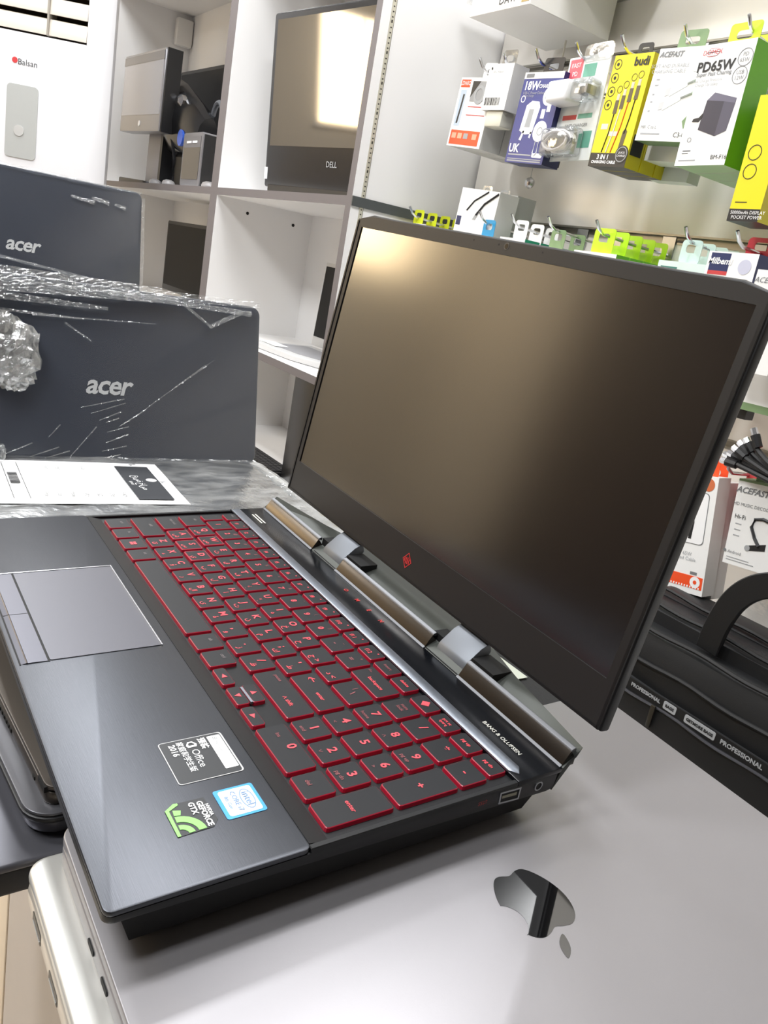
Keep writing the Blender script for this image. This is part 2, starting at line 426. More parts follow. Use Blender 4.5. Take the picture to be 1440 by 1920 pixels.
for xa, xb in ((-0.2645, -0.2385), (-0.1172, -0.0900)):
    d = MB(); d.prism([(0.2330, -0.002), (0.2352, 0.0060), (0.2365, 0.0075), (0.2450, 0.0150), (0.2520, 0.0185), (0.2540, 0.012), (0.2470, 0.000)], xa, xb, 0)
    d.build('hinge_arm', M_OARM, om, bevel=0.0006, seg=2)
    MB().box(xa - 0.006, xb + 0.004, 0.2296, 0.2390, -0.004, 0.0006).build('hinge_well_shade', DARK, om)
    MB().box(xb + 0.0002, xb + 0.020, 0.2388, 0.2532, -0.004, 0.0103).build('hinge_well_shade', DARK, om)  # black blocks stand in for shade in the openings beside the arm
    MB().box(xa - 0.009, xa - 0.0002, 0.2380, 0.2480, -0.004, 0.0090).build('hinge_well_shade', DARK, om)

# touchpad
tp = MB().prism(rrect(-0.2702, -0.1668, 0.0172, 0.0760, 0.001, 2), 0.0001, 0.0004).build('touchpad', M_TPAD, om)
d = MB(); d.box(-0.2708, -0.1662, 0.0758, 0.0765, 0.0001, 0.0009); d.box(-0.2711, -0.2702, 0.0035, 0.0765, 0.0001, 0.0007)
d.build('touchpad_edge', M_TEDGE, tp)
MB().box(-0.2702, -0.1660, 0.0161, 0.0171, 0.0001, 0.0003).build('touchpad_groove', DARK, tp)
for xa, xb in ((-0.2702, -0.2186), (-0.2180, -0.1664)):
    d = MB(); d.prism([(0.0030, 0.0), (0.0160, 0.0), (0.0160, 0.0004), (0.0064, 0.0005), (0.0060, 0.0009), (0.0056, 0.0005)], xa, xb, 0)
    d.build('touchpad_button', M_TBTN, om)
MB().box(-0.2186, -0.2180, 0.003, 0.016, 0.0001, 0.0003).build('button_gap', DARK, om)
MB().box(-0.2706, -0.1658, 0.0024, 0.0031, 0.0001, 0.00035).build('button_lower_edge', DARK, om)

# keys
KD = 0.0166
def key(xl, xr, yf, yb, leg=(), big=False, glow=False, word=None, worn=False):
    cx, cy = (xl + xr) / 2, (yf + yb) / 2; w, h = (xr - xl) / 2, (yb - yf) / 2
    d = MB(); lo = rrect(-w, w, -h, h, 0.0016, 2); hi = rrect(-w + 0.0003, w - 0.0003, -h + 0.0003, h - 0.0003, 0.0014, 2)
    n = len(lo)
    d.loft([[(x, y, KZ) for x, y in lo], [(x, y, -0.0003) for x, y in hi]], mi=1, cap=False)
    hi2 = rrect(-w + 0.00065, w - 0.00065, -h + 0.00065, h - 0.00065, 0.0012, 2)
    d.loft([[(x, y, -0.0003) for x, y in hi], [(x, y, 0.0) for x, y in hi2]], mi=1 if glow else 1, cap=False)
    if glow:
        hi3 = rrect(-w + 0.0012, w - 0.0012, -h + 0.0012, h - 0.0012, 0.001, 2)
        d.loft([[(x, y, 0.0) for x, y in hi2], [(x, y, 0.00001) for x, y in hi3]], mi=1, cap=False); hi2 = hi3
    b = len(d.v); d.v += [(x, y, 0.0) for x, y in hi2]; d.f.append(tuple(range(b, b + n))); d.m.append(0)
    k = d.build('key', [M_KTOP, M_KRED], om, matrix=T(cx, cy, 0), fix=False)
    for s, fx, fy, sz, mm in leg:
        text(s, sz, mm, k, T(fx * w, fy * h, 0.00022), name='key_legend', bold=0.00018 if sz > 0.005 else 0.00006)
    return k
P_ = 0.0187
Y0, Y1, Y2, Y3, Y4, Y5 = 0.0932, 0.1125, 0.1312, 0.1499, 0.1681, 0.1866
def word(s, m=None): return [(s, -0.1, 0.35, 0.0030, m or M_KWORN)]
def rowkeys(x_right0, legs, y, arab, glow=()):
    for i, s in enumerate(legs):
        xr = x_right0 + P_ * i
        L_ = []
        if s: L_.append((s, -0.05, 0.28 if arab[i] else 0.1, 0.0066, M_KLEG))
        if arab[i]: L_.append((arab[i], 0.28, -0.42, 0.0050, M_KLEG))
        key(xr - 0.0167, xr, y, y + KD, L_, glow=s in glow)
# space row
xs = [(-0.3500, -0.3329, 'ctrl'), (-0.3311, -0.3147, 'fn'), (-0.3128, -0.2960, '\u229e'), (-0.2940, -0.2773, 'alt')]
for a, b, s in xs:
    if s == '\u229e':
        k = key(a, b, Y0, Y0 + KD)
        d = MB()
        for q in ((-0.0022, -0.0022), (0.0002, -0.0022), (-0.0022, 0.0002), (0.0002, 0.0002)): d.box(q[0], q[0] + 0.002, q[1], q[1] + 0.002, 0.0001, 0.0002)
        d.build('key_legend', M_KLEG, k)
    else: key(a, b, Y0, Y0 + KD, word(s))
key(-0.2752, -0.1752, Y0, Y0 + KD)
key(-0.1730, -0.1563, Y0, Y0 + KD, word('alt')); key(-0.1543, -0.1380, Y0, Y0 + KD, word('ctrl'))
def arrow(k, ang, x=0, y=0):
    p = [(0.0021 * math.cos(math.radians(ang + a)) + x, 0.0021 * math.sin(math.radians(ang + a)) + y) for a in (0, 130, 230)]
    MB().prism(p, 0.0001, 0.0002).build('key_legend', M_KLEG, k)
arrow(key(-0.1362, -0.1194, Y0, Y0 + 0.0078), 180)
arrow(key(-0.1173, -0.1005, Y0, Y0 + 0.0078), 270)
arrow(key(-0.1173, -0.1005, Y0 + 0.0088, Y0 + KD), 90)
MB().box(-0.1150, -0.1008, Y0 + 0.0076, Y0 + 0.0089, -0.001, 0.0005).build('arrow_key_divider', M_OSILV, om)
arrow(key(-0.0986, -0.0818, Y0, Y0 + 0.0078), 0)
key(-0.0800, -0.0445, Y0, Y0 + KD, [('0', 0.02, 0.35, 0.0070, M_KLEG), ('ins', -0.55, 0.1, 0.003, M_KLEGD)])
key(-0.0426, -0.0258, Y0, Y0 + KD, [('del', -0.2, -0.2, 0.0032, M_KLEGD)])
key(-0.0240, -0.0072, Y0, Y1 + KD, [('enter', 0.0, -0.05, 0.0034, M_KLEG)])
# Z row
key(-0.3500, -0.3157, Y1, Y1 + KD, word('shift'))
rowkeys(-0.2962, list('ZXCVBNM') + [',', '.', '/'], Y1, ['\u0626', '\u0621', '\u0624', '\u0631', '\u0644\u0627', '\u0649', '\u0629', '\u0648', '\u0632', '\u0638'])
key(-0.1260, -0.0822, Y1, Y1 + KD, [('pause', -0.62, 0.45, 0.0030, M_KLEGD), ('\u2227 shift', 0.35, -0.1, 0.0034, M_KLEG)])
def np_key(xr, y, s, sub=None, hgt=KD):
    L_ = [(s, 0.05, 0.15, 0.0070, M_KLEG)]
    if sub: L_.append((sub, -0.1, -0.55, 0.0030, M_KLEGD))
    key(xr - 0.0167, xr, y, y + hgt, L_)
for i, (s, sub) in enumerate((('1', 'end'), ('2', '\u2228'), ('3', 'pg dn'))): np_key(-0.0635 + P_ * i, Y1, s, sub)
# A row
key(-0.3500, -0.3258, Y2, Y2 + KD, word('caps lock'))
rowkeys(-0.3066, list('ASDFGHJKL') + [';', "'"], Y2, ['\u0634', '\u0633', '\u064a', '\u0628', '\u0644', '\u0627', '\u062a', '\u0646', '\u0645', '\u0643', '\u0637'], glow=('A', 'S', 'D'))
key(-0.1176, -0.0826, Y2, Y2 + KD, [('\u2190', -0.6, 0.3, 0.0060, M_KLEG), ('enter', 0.3, -0.1, 0.0034, M_KLEG)])
for i, (s, sub) in enumerate((('4', '<'), ('5', None), ('6', '>'))): np_key(-0.0635 + P_ * i, Y2, s, sub)
key(-0.0240, -0.0072, Y2, Y3 + KD, [('+', 0.0, 0.0, 0.0058, M_KLEG)])
# Q row
key(-0.3500, -0.3300, Y3, Y3 + KD, word('tab'))
rowkeys(-0.3113, list('QWERTYUIOP') + ['', ''], Y3, ['\u0636', '\u0635', '\u062b', '\u0642', '\u0641', '\u063a', '\u0639', '\u0647', '\u062e', '\u062d', '\u062c >', '\u062f <'], glow=('W',))
key(-0.1037, -0.0827, Y3, Y3 + KD, [('\\', 0.1, -0.1, 0.0052, M_KLEGD), ('|', -0.2, 0.4, 0.0040, M_KLEGD)])
for i, (s, sub) in enumerate((('7', 'home'), ('8', '\u2227'), ('9', 'pg up'))): np_key(-0.0635 + P_ * i, Y3, s, sub)
# number row
key(-0.3500, -0.3391, Y4, Y4 + KD, word('`'))
sh = list('!@#$%^&*()_+')
for i, s in enumerate(list('1234567890-=')):
    xr = -0.3204 + P_ * i
    key(xr - 0.0167, xr, Y4, Y4 + KD, [(s, -0.1, -0.1, 0.0056, M_KLEG if i < 10 else M_KLEGD), (sh[i], 0.2, 0.6, 0.0034, M_KLEGD)])
key(-0.1128, -0.0836, Y4, Y4 + KD, [('\u2190', -0.75, 0.4, 0.0046, M_KLEGD), ('backspace', 0.1, -0.1, 0.0034, M_KLEG)])
key(-0.0802, -0.0635, Y4, Y4 + KD, [('num\nlock', 0, 0.1, 0.0032, M_KLEGD)])
for i, s in enumerate(('/', '*')): np_key(-0.0448 + P_ * i, Y4, s)
key(-0.0240, -0.0072, Y4, Y4 + KD, [('-', 0, 0, 0.0056, M_KLEG)])
# F row
HF = 0.0116
PF = 0.01815
key(-0.3500, -0.3370, Y5, Y5 + HF, word('esc'))
for i in range(12):
    xr = -0.2643 + PF * (i - 3)
    key(xr - 0.0162, xr, Y5, Y5 + HF, [('f%d' % (i + 1), -0.2, -0.25, 0.0042, M_KLEG), ('\u2022', 0.45, 0.4, 0.0044, M_KLEG)])
key(-0.1173, -0.1012, Y5, Y5 + HF, [('insert', 0, 0, 0.0030, M_KLEGD)]); key(-0.0994, -0.0836, Y5, Y5 + HF, [('delete', 0, 0, 0.0030, M_KLEG)])
k = key(-0.0790, -0.0627, Y5, Y5 + HF)
MB().prism([(0, 0.0032), (0.0028, 0), (0, -0.0032), (-0.0028, 0)], 0.0001, 0.0002).build('key_legend', M_KLEG, k)
key(-0.0608, -0.0445, Y5, Y5 + HF, [('prt sc\nsysrq', 0, 0, 0.0028, M_KLEG)])
key(-0.0426, -0.0262, Y5, Y5 + HF, [('pg up', 0, 0, 0.0030, M_KLEG)]); key(-0.0247, -0.0084, Y5, Y5 + HF, [('pg dn', 0, 0, 0.0030, M_KLEG)])

# marks on the rear deck
M_MARK = mat('mark_silver', (206, 206, 198), 0.4)
text('BANG & OLUFSEN', 0.0037, M_MARK, om, T(-0.0313, 0.2142, 0.0003), bold=0.00005, spacing=1.0)
for s, x in zip('OMEN', (-0.2046, -0.1895, -0.1744, -0.1592)): text(s, 0.0045, M_RED, om, T(x, 0.2199, 0.0003), bold=0.0001)
for (u, v), (u2, v2) in (((473.5, 965), (491, 981.5)), ((478.5, 964.5), (497.5, 981.5))):
    a, b = op(u, v, 0.0), op(u2, v2, 0.0)
    MB().box(a.x, b.x, (a.y + b.y) / 2 - 0.0006, (a.y + b.y) / 2 + 0.0006, 0.0001, 0.0003).build('speaker_mark', M_MARK, om)
# stickers
st1 = MB().prism(rrect(-0.0832, -0.0534, 0.0459, 0.0765, 0.0016, 3), 0.0001, 0.0003).build('sticker', mat('sticker_silver_edge', (206, 206, 206), 0.4), om)
st1['label'] = 'black office software sticker with white bar'
MB().prism(rrect(-0.0828, -0.0538, 0.0463, 0.0757, 0.0014, 3), 0.0003, 0.0004).build('sticker_face', mat('sticker_black', (40, 42, 45), 0.4), st1)
MB().prism(rrect(-0.0812, -0.0570, 0.0688, 0.0752, 0.0005, 2), 0.0004, 0.0005).build('sticker_bar', PRINT_W, st1)
text('\u229e', 0.0030, PRINT_G, st1, T(-0.0790, 0.0720, 0.0006)); text('Microsoft', 0.0020, PRINT_LG, st1, T(-0.0730, 0.0718, 0.0006))
text('\u9884\u88c5', 0.0040, PRINT_W, st1, T(-0.0772, 0.0655, 0.0006), bold=0.0001)
text('Office', 0.0052, PRINT_W, st1, T(-0.0678, 0.0602, 0.0006))
d = MB(); d.ring([(-0.0800, 0.0612), (-0.0776, 0.0628), (-0.0760, 0.0622), (-0.0760, 0.0582), (-0.0776, 0.0576), (-0.0800, 0.0590)],
                 [(-0.0792, 0.0608), (-0.0780, 0.0618), (-0.0772, 0.0614), (-0.0772, 0.0590), (-0.0780, 0.0586), (-0.0792, 0.0594)], 0.0004, 0.0006)
d.build('office_mark', PRINT_W, st1)
text('\u5bb6\u5ead\u548c\u5b66\u751f\u7248', 0.0036, PRINT_W, st1, T(-0.0705, 0.0550, 0.0006), bold=0.00003)
text('2016', 0.0042, PRINT_W, st1, T(-0.0760, 0.0512, 0.0006), bold=0.0001)
ib = mat('sticker_blue', (70, 160, 224), 0.35, noise=0.12, nscale=60)
st2 = MB().prism(rrect(-0.0449, -0.0268, 0.0572, 0.0755, 0.0012, 3), 0.0001, 0.0003).build('sticker', ib, om)
st2['label'] = 'blue and white processor sticker'
MB().prism(rrect(-0.0437, -0.0280, 0.0590, 0.0740, 0.0012, 3), 0.0003, 0.0004).build('sticker_face', mat('sticker_pale', (226, 236, 246), 0.3), st2)
bl = mat('print_pale_blue', (120, 150, 196), 0.4)
text('intel', 0.0050, bl, st2, T(-0.0360, 0.0700, 0.0006)); text('CORE i7', 0.0034, bl, st2, T(-0.0360, 0.0648, 0.0006)); text('8th Gen', 0.0024, bl, st2, T(-0.0360, 0.0613, 0.0006))
e_ = [(-0.0360 + 0.0062 * math.cos(t * PI / 12), 0.0700 + 0.0030 * math.sin(t * PI / 12)) for t in range(24)]
e2 = [(-0.0360 + 0.0058 * math.cos(t * PI / 12), 0.0700 + 0.0026 * math.sin(t * PI / 12)) for t in range(24)]
MB().ring(e_, e2, 0.0004, 0.0005).build('oval_mark', bl, st2)
gp = [(-0.0405, 0.0351), (-0.0435, 0.0395), (-0.0432, 0.0527), (-0.0290, 0.0537), (-0.0256, 0.0507), (-0.0250, 0.0352)]
st3 = MB().prism(gp, 0.0001, 0.0003).build('sticker', mat('sticker_black', (40, 42, 45), 0.4), om)
st3['label'] = 'black and green graphics card sticker'
GRN = mat('print_lime_green', (140, 214, 110), 0.4)
MB().prism([(-0.0405, 0.0351), (-0.0435, 0.0395), (-0.0432, 0.0412), (-0.0422, 0.0412), (-0.0398, 0.0366), (-0.0250, 0.0366), (-0.0250, 0.0352)], 0.0003, 0.0005).build('green_edge', GRN, st3)
MB().prism([(-0.0398, 0.0380), (-0.0388, 0.0412), (-0.0362, 0.0402), (-0.0366, 0.0376)], 0.0003, 0.0005).build('green_block', GRN, st3)
def arc(cx, cy, r0, r1, a0, a1, n=8):
    o = [(cx + r1 * math.cos(math.radians(a0 + (a1 - a0) * i / n)), cy + r1 * math.sin(math.radians(a0 + (a1 - a0) * i / n))) for i in range(n + 1)]
    i_ = [(cx + r0 * math.cos(math.radians(a0 + (a1 - a0) * i / n)), cy + r0 * math.sin(math.radians(a0 + (a1 - a0) * i / n))) for i in range(n, -1, -1)]
    return o + i_
MB().prism(arc(-0.0255, 0.0372, 0.0072, 0.0105, 92, 178), 0.0003, 0.0005).build('green_arc', GRN, st3)
MB().prism(arc(-0.0255, 0.0372, 0.0030, 0.0056, 92, 178), 0.0003, 0.0005).build('green_arc', GRN, st3)
text('NVIDIA', 0.0022, PRINT_W, st3, T(-0.0352, 0.0522, 0.0006), bold=0.00005); text('GEFORCE', 0.0035, PRINT_W, st3, T(-0.0338, 0.0497, 0.0006), bold=0.00012); text('GTX', 0.0035, PRINT_W, st3, T(-0.0382, 0.0462, 0.0006), bold=0.00012)

# right side sockets
us = MB(); o_ = [(0.1866, -0.0026), (0.2008, -0.0033), (0.2010, -0.0106), (0.1872, -0.0097)]
i_ = [(0.1876, -0.0036), (0.1998, -0.0042), (0.2000, -0.0096), (0.1882, -0.0088)]
us.ring(o_, i_, -0.0002, 0.0005, 0); u_ = us.build('usb_socket', STEEL, om)
MB().prism(i_, -0.004, 0.0002, 0).build('socket_cavity', DARK, u_)
MB().prism([(0.1886, -0.0052), (0.1985, -0.0056), (0.1986, -0.0074), (0.1888, -0.0068)], 0.0002, 0.0004, 0).build('socket_tongue', mat('contact_pale', (150, 148, 128), 0.4), u_)
d = MB(); c_ = [(0.2137 + 0.0027 * math.cos(t * PI / 10), -0.0065 + 0.0027 * math.sin(t * PI / 10)) for t in range(20)]
c2 = [(0.2137 + 0.0020 * math.cos(t * PI / 10), -0.0065 + 0.0020 * math.sin(t * PI / 10)) for t in range(20)]
j_ = d.ring(c_, c2, -0.0002, 0.0005, 0).build('audio_jack', STEEL, om); MB().prism(c2, -0.004, 0.0002, 0).build('socket_cavity', DARK, j_)
text('SS\u21c4', 0.0030, M_RED, om, basis((0.0004, 0.1760, -0.0056), (0, 1, 0), (0, 0, 1), (1, 0, 0)))

# lid
tilt = math.radians(83.3128)
lup = Vector((0, math.cos(tilt), math.sin(tilt))); lnn = Vector((0, -math.sin(tilt), math.cos(tilt)))
LID = basis((-0.17879, 0.26322, 0.14122), (1, 0, 0), lup, lnn)
VB, VT, UH = -0.1242, 0.1064, 0.1800
out = [(-UH, VB), (UH, VB), (UH, VT - 0.0035), (UH - 0.019, VT + 0.0006), (UH - 0.05, VT), (-UH + 0.05, VT), (-UH + 0.019, VT + 0.0006), (-UH, VT - 0.0035)]
lid = MB().prism(out, -0.0075, -0.0006).build('lid', M_LIDE, om, bevel=0.0012, seg=2, matrix=LID)
SW, SH = 0.17205, 0.0968
o8 = [(-UH + 0.0012, VB + 0.001), (UH - 0.0012, VB + 0.001), (UH - 0.0012, VT - 0.0042), (UH - 0.0195, VT - 0.001), (UH - 0.05, VT - 0.0014), (-UH + 0.05, VT - 0.0014), (-UH + 0.0195, VT - 0.001), (-UH + 0.0012, VT - 0.0042)]
i8 = [(-SW, -SH), (SW, -SH), (SW, SH), (SW - 0.0195, SH), (SW - 0.05, SH), (-SW + 0.05, SH), (-SW + 0.0195, SH), (-SW, SH)]
MB().ring(o8, i8, -0.0006, 0.0004).build('bezel', M_BEZ, lid)
MB().box(-SW - 0.001, SW + 0.001, -SH - 0.001, SH + 0.001, -0.0006, -0.0004).build('screen', M_SCR, lid)
d = MB(); d.box(-UH + 0.0012, -UH + 0.0030, VB + 0.001, VT - 0.005, 0.0004, 0.0010); d.box(UH - 0.0030, UH - 0.0012, VB + 0.001, VT - 0.005, 0.0004, 0.0010)
d.box(-UH + 0.002, UH - 0.002, VB + 0.001, VB + 0.0026, 0.0004, 0.0010)
d.build('bezel_gasket', M_LIDE, lid)
w_ = MB().disc((-0.0023, 0.1021), 0.0022, 24, 0.0004, 0.0006).build('webcam', mat('webcam_ring', (70, 68, 68), 0.4), lid)
MB().disc((-0.0023, 0.1021), 0.0016, 20, 0.0006, 0.0007).build('lens', BLACKG, w_)
for x in (-0.0347, -0.0099, 0.0296): MB().disc((x, 0.1023), 0.0006, 10, 0.0004, 0.0005).build('microphone_hole', DARK, lid)
em = MB().ring([(0, 0.0058), (0.0050, 0), (0, -0.0058), (-0.0050, 0)], [(0, 0.0050), (0.0043, 0), (0, -0.0050), (-0.0043, 0)], 0.0004, 0.0006).build('emblem', M_RED, lid, matrix=T(-0.0033, -0.1110, 0))
d = MB()
for q in (-0.0026, -0.0010, 0.0006, 0.0022):
    d.prism([(q - 0.0006, -0.0030 + abs(q) * 0.3), (q + 0.0004, -0.0024 + abs(q) * 0.3), (q + 0.0004, 0.0030 - abs(q) * 0.5), (q - 0.0006, 0.0022 - abs(q) * 0.3)], 0.0004, 0.0006)
d.build('emblem_strokes', M_RED, lid, matrix=T(-0.0033, -0.1110, 0))

# ================================================================== laptops under it
M_SGREY = mat('space_grey_aluminium', (152, 150, 153), 0.42, 0.55, bump=0.02, bscale=1500)
M_SILV = mat('silver_aluminium', (214, 214, 210), 0.34, 0.6)
M_SILVS = mat('silver_side', (204, 198, 188), 0.3, 0.5)
def closed_laptop(name, label, x0, x1, y0, y1, zt, lt, bt, r, m_lid, m_base, frame=PILE, gap=0.0008, bevel=0.0018, inset=0.0):
    t = thing(name, label, 'laptop', matrix=frame @ T(0, 0, 0))
    MB().prism(rrect(x0, x1, y0, y1, r, 6), zt - lt, zt).build('lid', m_lid, t, bevel=bevel, seg=3)
    MB().prism(rrect(x0 + 0.0015, x1 - 0.0015, y0 + 0.0015, y1 - 0.0015, r, 6), zt - lt - gap, zt - lt).build('gap_line', DARK, t)
    MB().prism(rrect(x0 + inset, x1 - inset, y0 + inset, y1 - inset, r, 6), zt - lt - gap - bt, zt - lt - gap).build('base', m_base, t, bevel=min(bevel * 1.6, bt * 0.4), seg=3)
    return t
mg = closed_laptop('closed_laptop', 'closed space-grey laptop with glossy black fruit logo, under the gaming laptop', -0.078, 0.163, 0.0035, 0.3525, -0.028, 0.0046, 0.0100, 0.009, M_SGREY, M_SGREY, bevel=0.0007)
# fruit logo: leaf end points along +x of the pile
body = [(0.03, 0.965), (0.14, 1.01), (0.28, 1.035), (0.40, 0.985), (0.475, 0.905)]
bite = [(0.62 + 0.285 * math.cos(math.radians(a)), 0.66 + 0.285 * math.sin(math.radians(a))) for a in range(118, 245, 9)]
rest = [(0.505, 0.385), (0.46, 0.25), (0.37, 0.10), (0.27, 0.01), (0.17, 0.0), (0.03, 0.045), (-0.11, 0.005), (-0.24, 0.02), (-0.36, 0.15), (-0.46, 0.36), (-0.50, 0.58), (-0.47, 0.78), (-0.38, 0.94), (-0.24, 1.025), (-0.09, 1.005)]
pts = body + bite + rest
LS = 0.0330
def lg(p): return (0.0237 + p[1] * LS, 0.1790 - p[0] * LS)
M_LOGO = mat('logo_black_mirror', (14, 14, 15), 0.03, 0.0, spec=1.0)
lo_ = MB().prism([lg(p) for p in catmull(pts, 3)], -0.028, -0.02785).build('logo', M_LOGO, mg)
leaf = [(0.02, 1.09), (0.04, 1.22), (0.11, 1.33), (0.23, 1.40), (0.22, 1.27), (0.15, 1.16)]
MB().prism([lg(p) for p in catmull(leaf, 3)], -0.028, -0.02785).build('logo_leaf', M_LOGO, mg)
for xa, xb in ((-0.0255, -0.0175), (-0.0070, 0.0010)):
    MB().prism(rrect(xa, xb, -0.0405, -0.0377, 0.0012, 3), 0.0030, 0.0040, 1).build('usb_c_port', DARK, mg)
ms = closed_laptop('closed_laptop', 'closed silver laptop at the bottom of the pile, with sockets along its side', -0.0795, 0.1615, -0.0095, 0.339, -0.0438, 0.0055, 0.0118, 0.009, M_SILV, M_SILVS, gap=0.0006, bevel=0.0022)
def side_slot(t, x0, x1, z0, z1, y, inner=None):
    MB().prism(rrect(x0, x1, z0, z1, 0.0008, 2), y - 0.0002, y + 0.001, 1).build('socket', mat('socket_shade', (70, 66, 60), 0.4, 0.4), t)
    if inner: MB().prism(rrect(x0 + 0.001, x1 - 0.001, z0 + 0.0004, z0 + 0.0018, 0.0004, 2), y - 0.0004, y + 0.001, 1).build('socket_shield', STEEL, t)
side_slot(ms, -0.060, -0.0455, -0.0585, -0.0530, -0.0095, True)
side_slot(ms, -0.030, -0.0160, -0.0585, -0.0535, -0.0095, True)
side_slot(ms, 0.000, 0.0100, -0.0570, -0.0545, -0.0095)
for (fx, fy) in ((-0.07, 0.02), (0.14, 0.02), (-0.07, 0.32), (0.14, 0.32)):
    MB().disc((fx, fy), 0.007, 16, -0.0635, -0.0610).build('rubber_foot', mat('rubber', (20, 20, 20), 0.8), ms)

# black pouch with a paper tag behind the hinge
pz = thing('cable_pouch', 'black fabric pouch lying behind the hinge beside the space-grey laptop', 'pouch', loc=(-0.20, 0.345, CT))
MB().prism(rrect(-0.15, 0.105, -0.105, 0.07, 0.02, 5), 0.0005, 0.034).build('pouch_body', mat('pouch_fabric', (26, 27, 29), 0.7, bump=0.3, bscale=500), pz, bevel=0.006, seg=3)
MB().tube([(-0.14, -0.1045, 0.020), (0.095, -0.1045, 0.020)], 0.0022, 6).build('zipper', mat('zip_metal', (66, 66, 70), 0.35, 0.7), pz)
q = az(930, 1248, CT + 0.0375)
pt = tag(MB().box(q.x - 0.028, q.x + 0.018, q.y - 0.016, q.y + 0.016, CT + 0.0350, CT + 0.0356).build('paper_tag', mat('tag_paper', (216, 222, 206), 0.6)), 'small white paper tag on the black pouch behind the hinge', 'paper')
# pile at the left under the gaming laptop
M_DG = mat('dark_grey_lid', (96, 96, 102), 0.3, 0.5)
M_DG2 = mat('mid_grey_lid', (92, 92, 96), 0.3, 0.5)
closed_laptop('closed_laptop', 'closed dark grey laptop at the bottom of the far pile, beside the silver laptop', -0.345, -0.0865, -0.235, 0.16, -0.0515, 0.0045, 0.0170, 0.014, M_DG, BLACKP, bevel=0.0018, inset=0.004)
B_ = PILE @ T(-0.106, -0.006, 0) @ Matrix.Rotation(math.radians(5), 4, 'Z')
tB = thing('closed_laptop', 'grey laptop with black rubber rim in the middle of the far pile', 'laptop', matrix=B_)
MB().prism(rrect(-0.235, 0.012, 0.0, 0.225, 0.014, 6), -0.0385, -0.0365).build('lid', M_DG2, tB, bevel=0.0008)
MB().prism(rrect(-0.236, 0.013, -0.001, 0.226, 0.015, 6), -0.0415, -0.0385).build('rubber_rim', BLACKP, tB, bevel=0.001)
MB().prism(rrect(-0.233, 0.010, 0.002, 0.223, 0.014, 6), -0.0505, -0.0415).build('base', M_DG, tB, bevel=0.002)
C_ = PILE @ T(-0.1000, 0.0032, 0) @ Matrix.Rotation(math.radians(4.5), 4, 'Z')
tC = thing('closed_laptop', 'brownish silver laptop with side vents, directly under the gaming laptop', 'laptop', matrix=C_)
M_BR = mat('brown_silver', (88, 82, 76), 0.32, 0.6)
MB().prism(rrect(-0.235, 0.0, 0.0, 0.225, 0.006, 4), -0.0285, -0.0260).build('lid', M_BR, tC, bevel=0.0006)
MB().prism(rrect(-0.233, -0.002, 0.002, 0.222, 0.006, 4), -0.0295, -0.0285).build('gap_line', DARK, tC)
MB().prism(rrect(-0.235, 0.0, 0.0, 0.225, 0.006, 4), -0.0365, -0.0295).build('base', M_BR, tC, bevel=0.0012)
for i in range(16):
    MB().box(-0.125 + i * 0.0042, -0.1228 + i * 0.0042, -0.0004, 0.001, -0.0355, -0.0335).build('vent_slot', DARK, tC)
MB().box(-0.0215, -0.0185, -0.0004, 0.001, -0.0345, -0.0325).build('socket', DARK, tC)
MB().box(-0.0125, -0.0030, -0.0006, 0.003, -0.0300, -0.0268).build('hinge_notch', DARK, tC)

# ================================================================== navy laptops in film, flat wrapped laptop, price sheet
M_NAVY = mat('navy_gloss_lid', (56, 61, 72), 0.18, 0.0, spec=0.7, coat=0.4)
M_LOGOS = mat('logo_silver', (214, 216, 218), 0.35, 0.3)
F_WRAP = film('wrap_film', 0.012, 0.28, scale=7, milk=0.012, bump=0.04, edge=0.22, det=0)
F_CREASE = film('wrap_film_creased', 0.10, 0.14, scale=90, milk=0.10)
F_FOG = film('wrap_film_foggy', 0.05, 0.25, scale=25, milk=0.30, patch=30)
def fit_text(s, w, h, m, parent, matrix, **kw):
    me = text_mesh(s, 1.0, **kw); xs_ = [v.co.x for v in me.vertices]; ys_ = [v.co.y for v in me.vertices]
    sx_, sy_ = w / (max(xs_) - min(xs_)), h / (max(ys_) - min(ys_))
    cx_, cy_ = (max(xs_) + min(xs_)) / 2, (max(ys_) + min(ys_)) / 2
    return text(s, 1.0, m, parent, matrix @ Matrix.Diagonal((sx_, sy_, 1, 1)) @ T(-cx_, -cy_, 0), **kw)
def crumple(parent, name, m, fn, nu, nv, amp, seed, fine=1.0, jit=0.25):
    """a wrinkled sheet over fn(u, v) -> (point, normal)"""
    rr = random.Random(seed); d = MB(); V = []
    ph = [(rr.uniform(5, 30) * fine, rr.uniform(5, 40) * fine, rr.uniform(0, 6.3), rr.uniform(0.3, 1)) for _ in range(7)]
    for j in range(nv + 1):
        for i in range(nu + 1):
            u, v = i / nu, j / nv; p, n = fn(u, v)
            h = sum(w_ * abs(math.sin(a * u + b * v + c)) for a, b, c, w_ in ph) / 3.0 + (rr.uniform(-jit, jit) if jit else 0)
            V.append(Vector(p) + Vector(n) * amp * h)
    F = [(j * (nu + 1) + i, j * (nu + 1) + i + 1, (j + 1) * (nu + 1) + i + 1, (j + 1) * (nu + 1) + i) for j in range(nv) for i in range(nu)]
    d.add(V, F)
    return d.build(name, m, parent, fix=False, smooth=not jit)
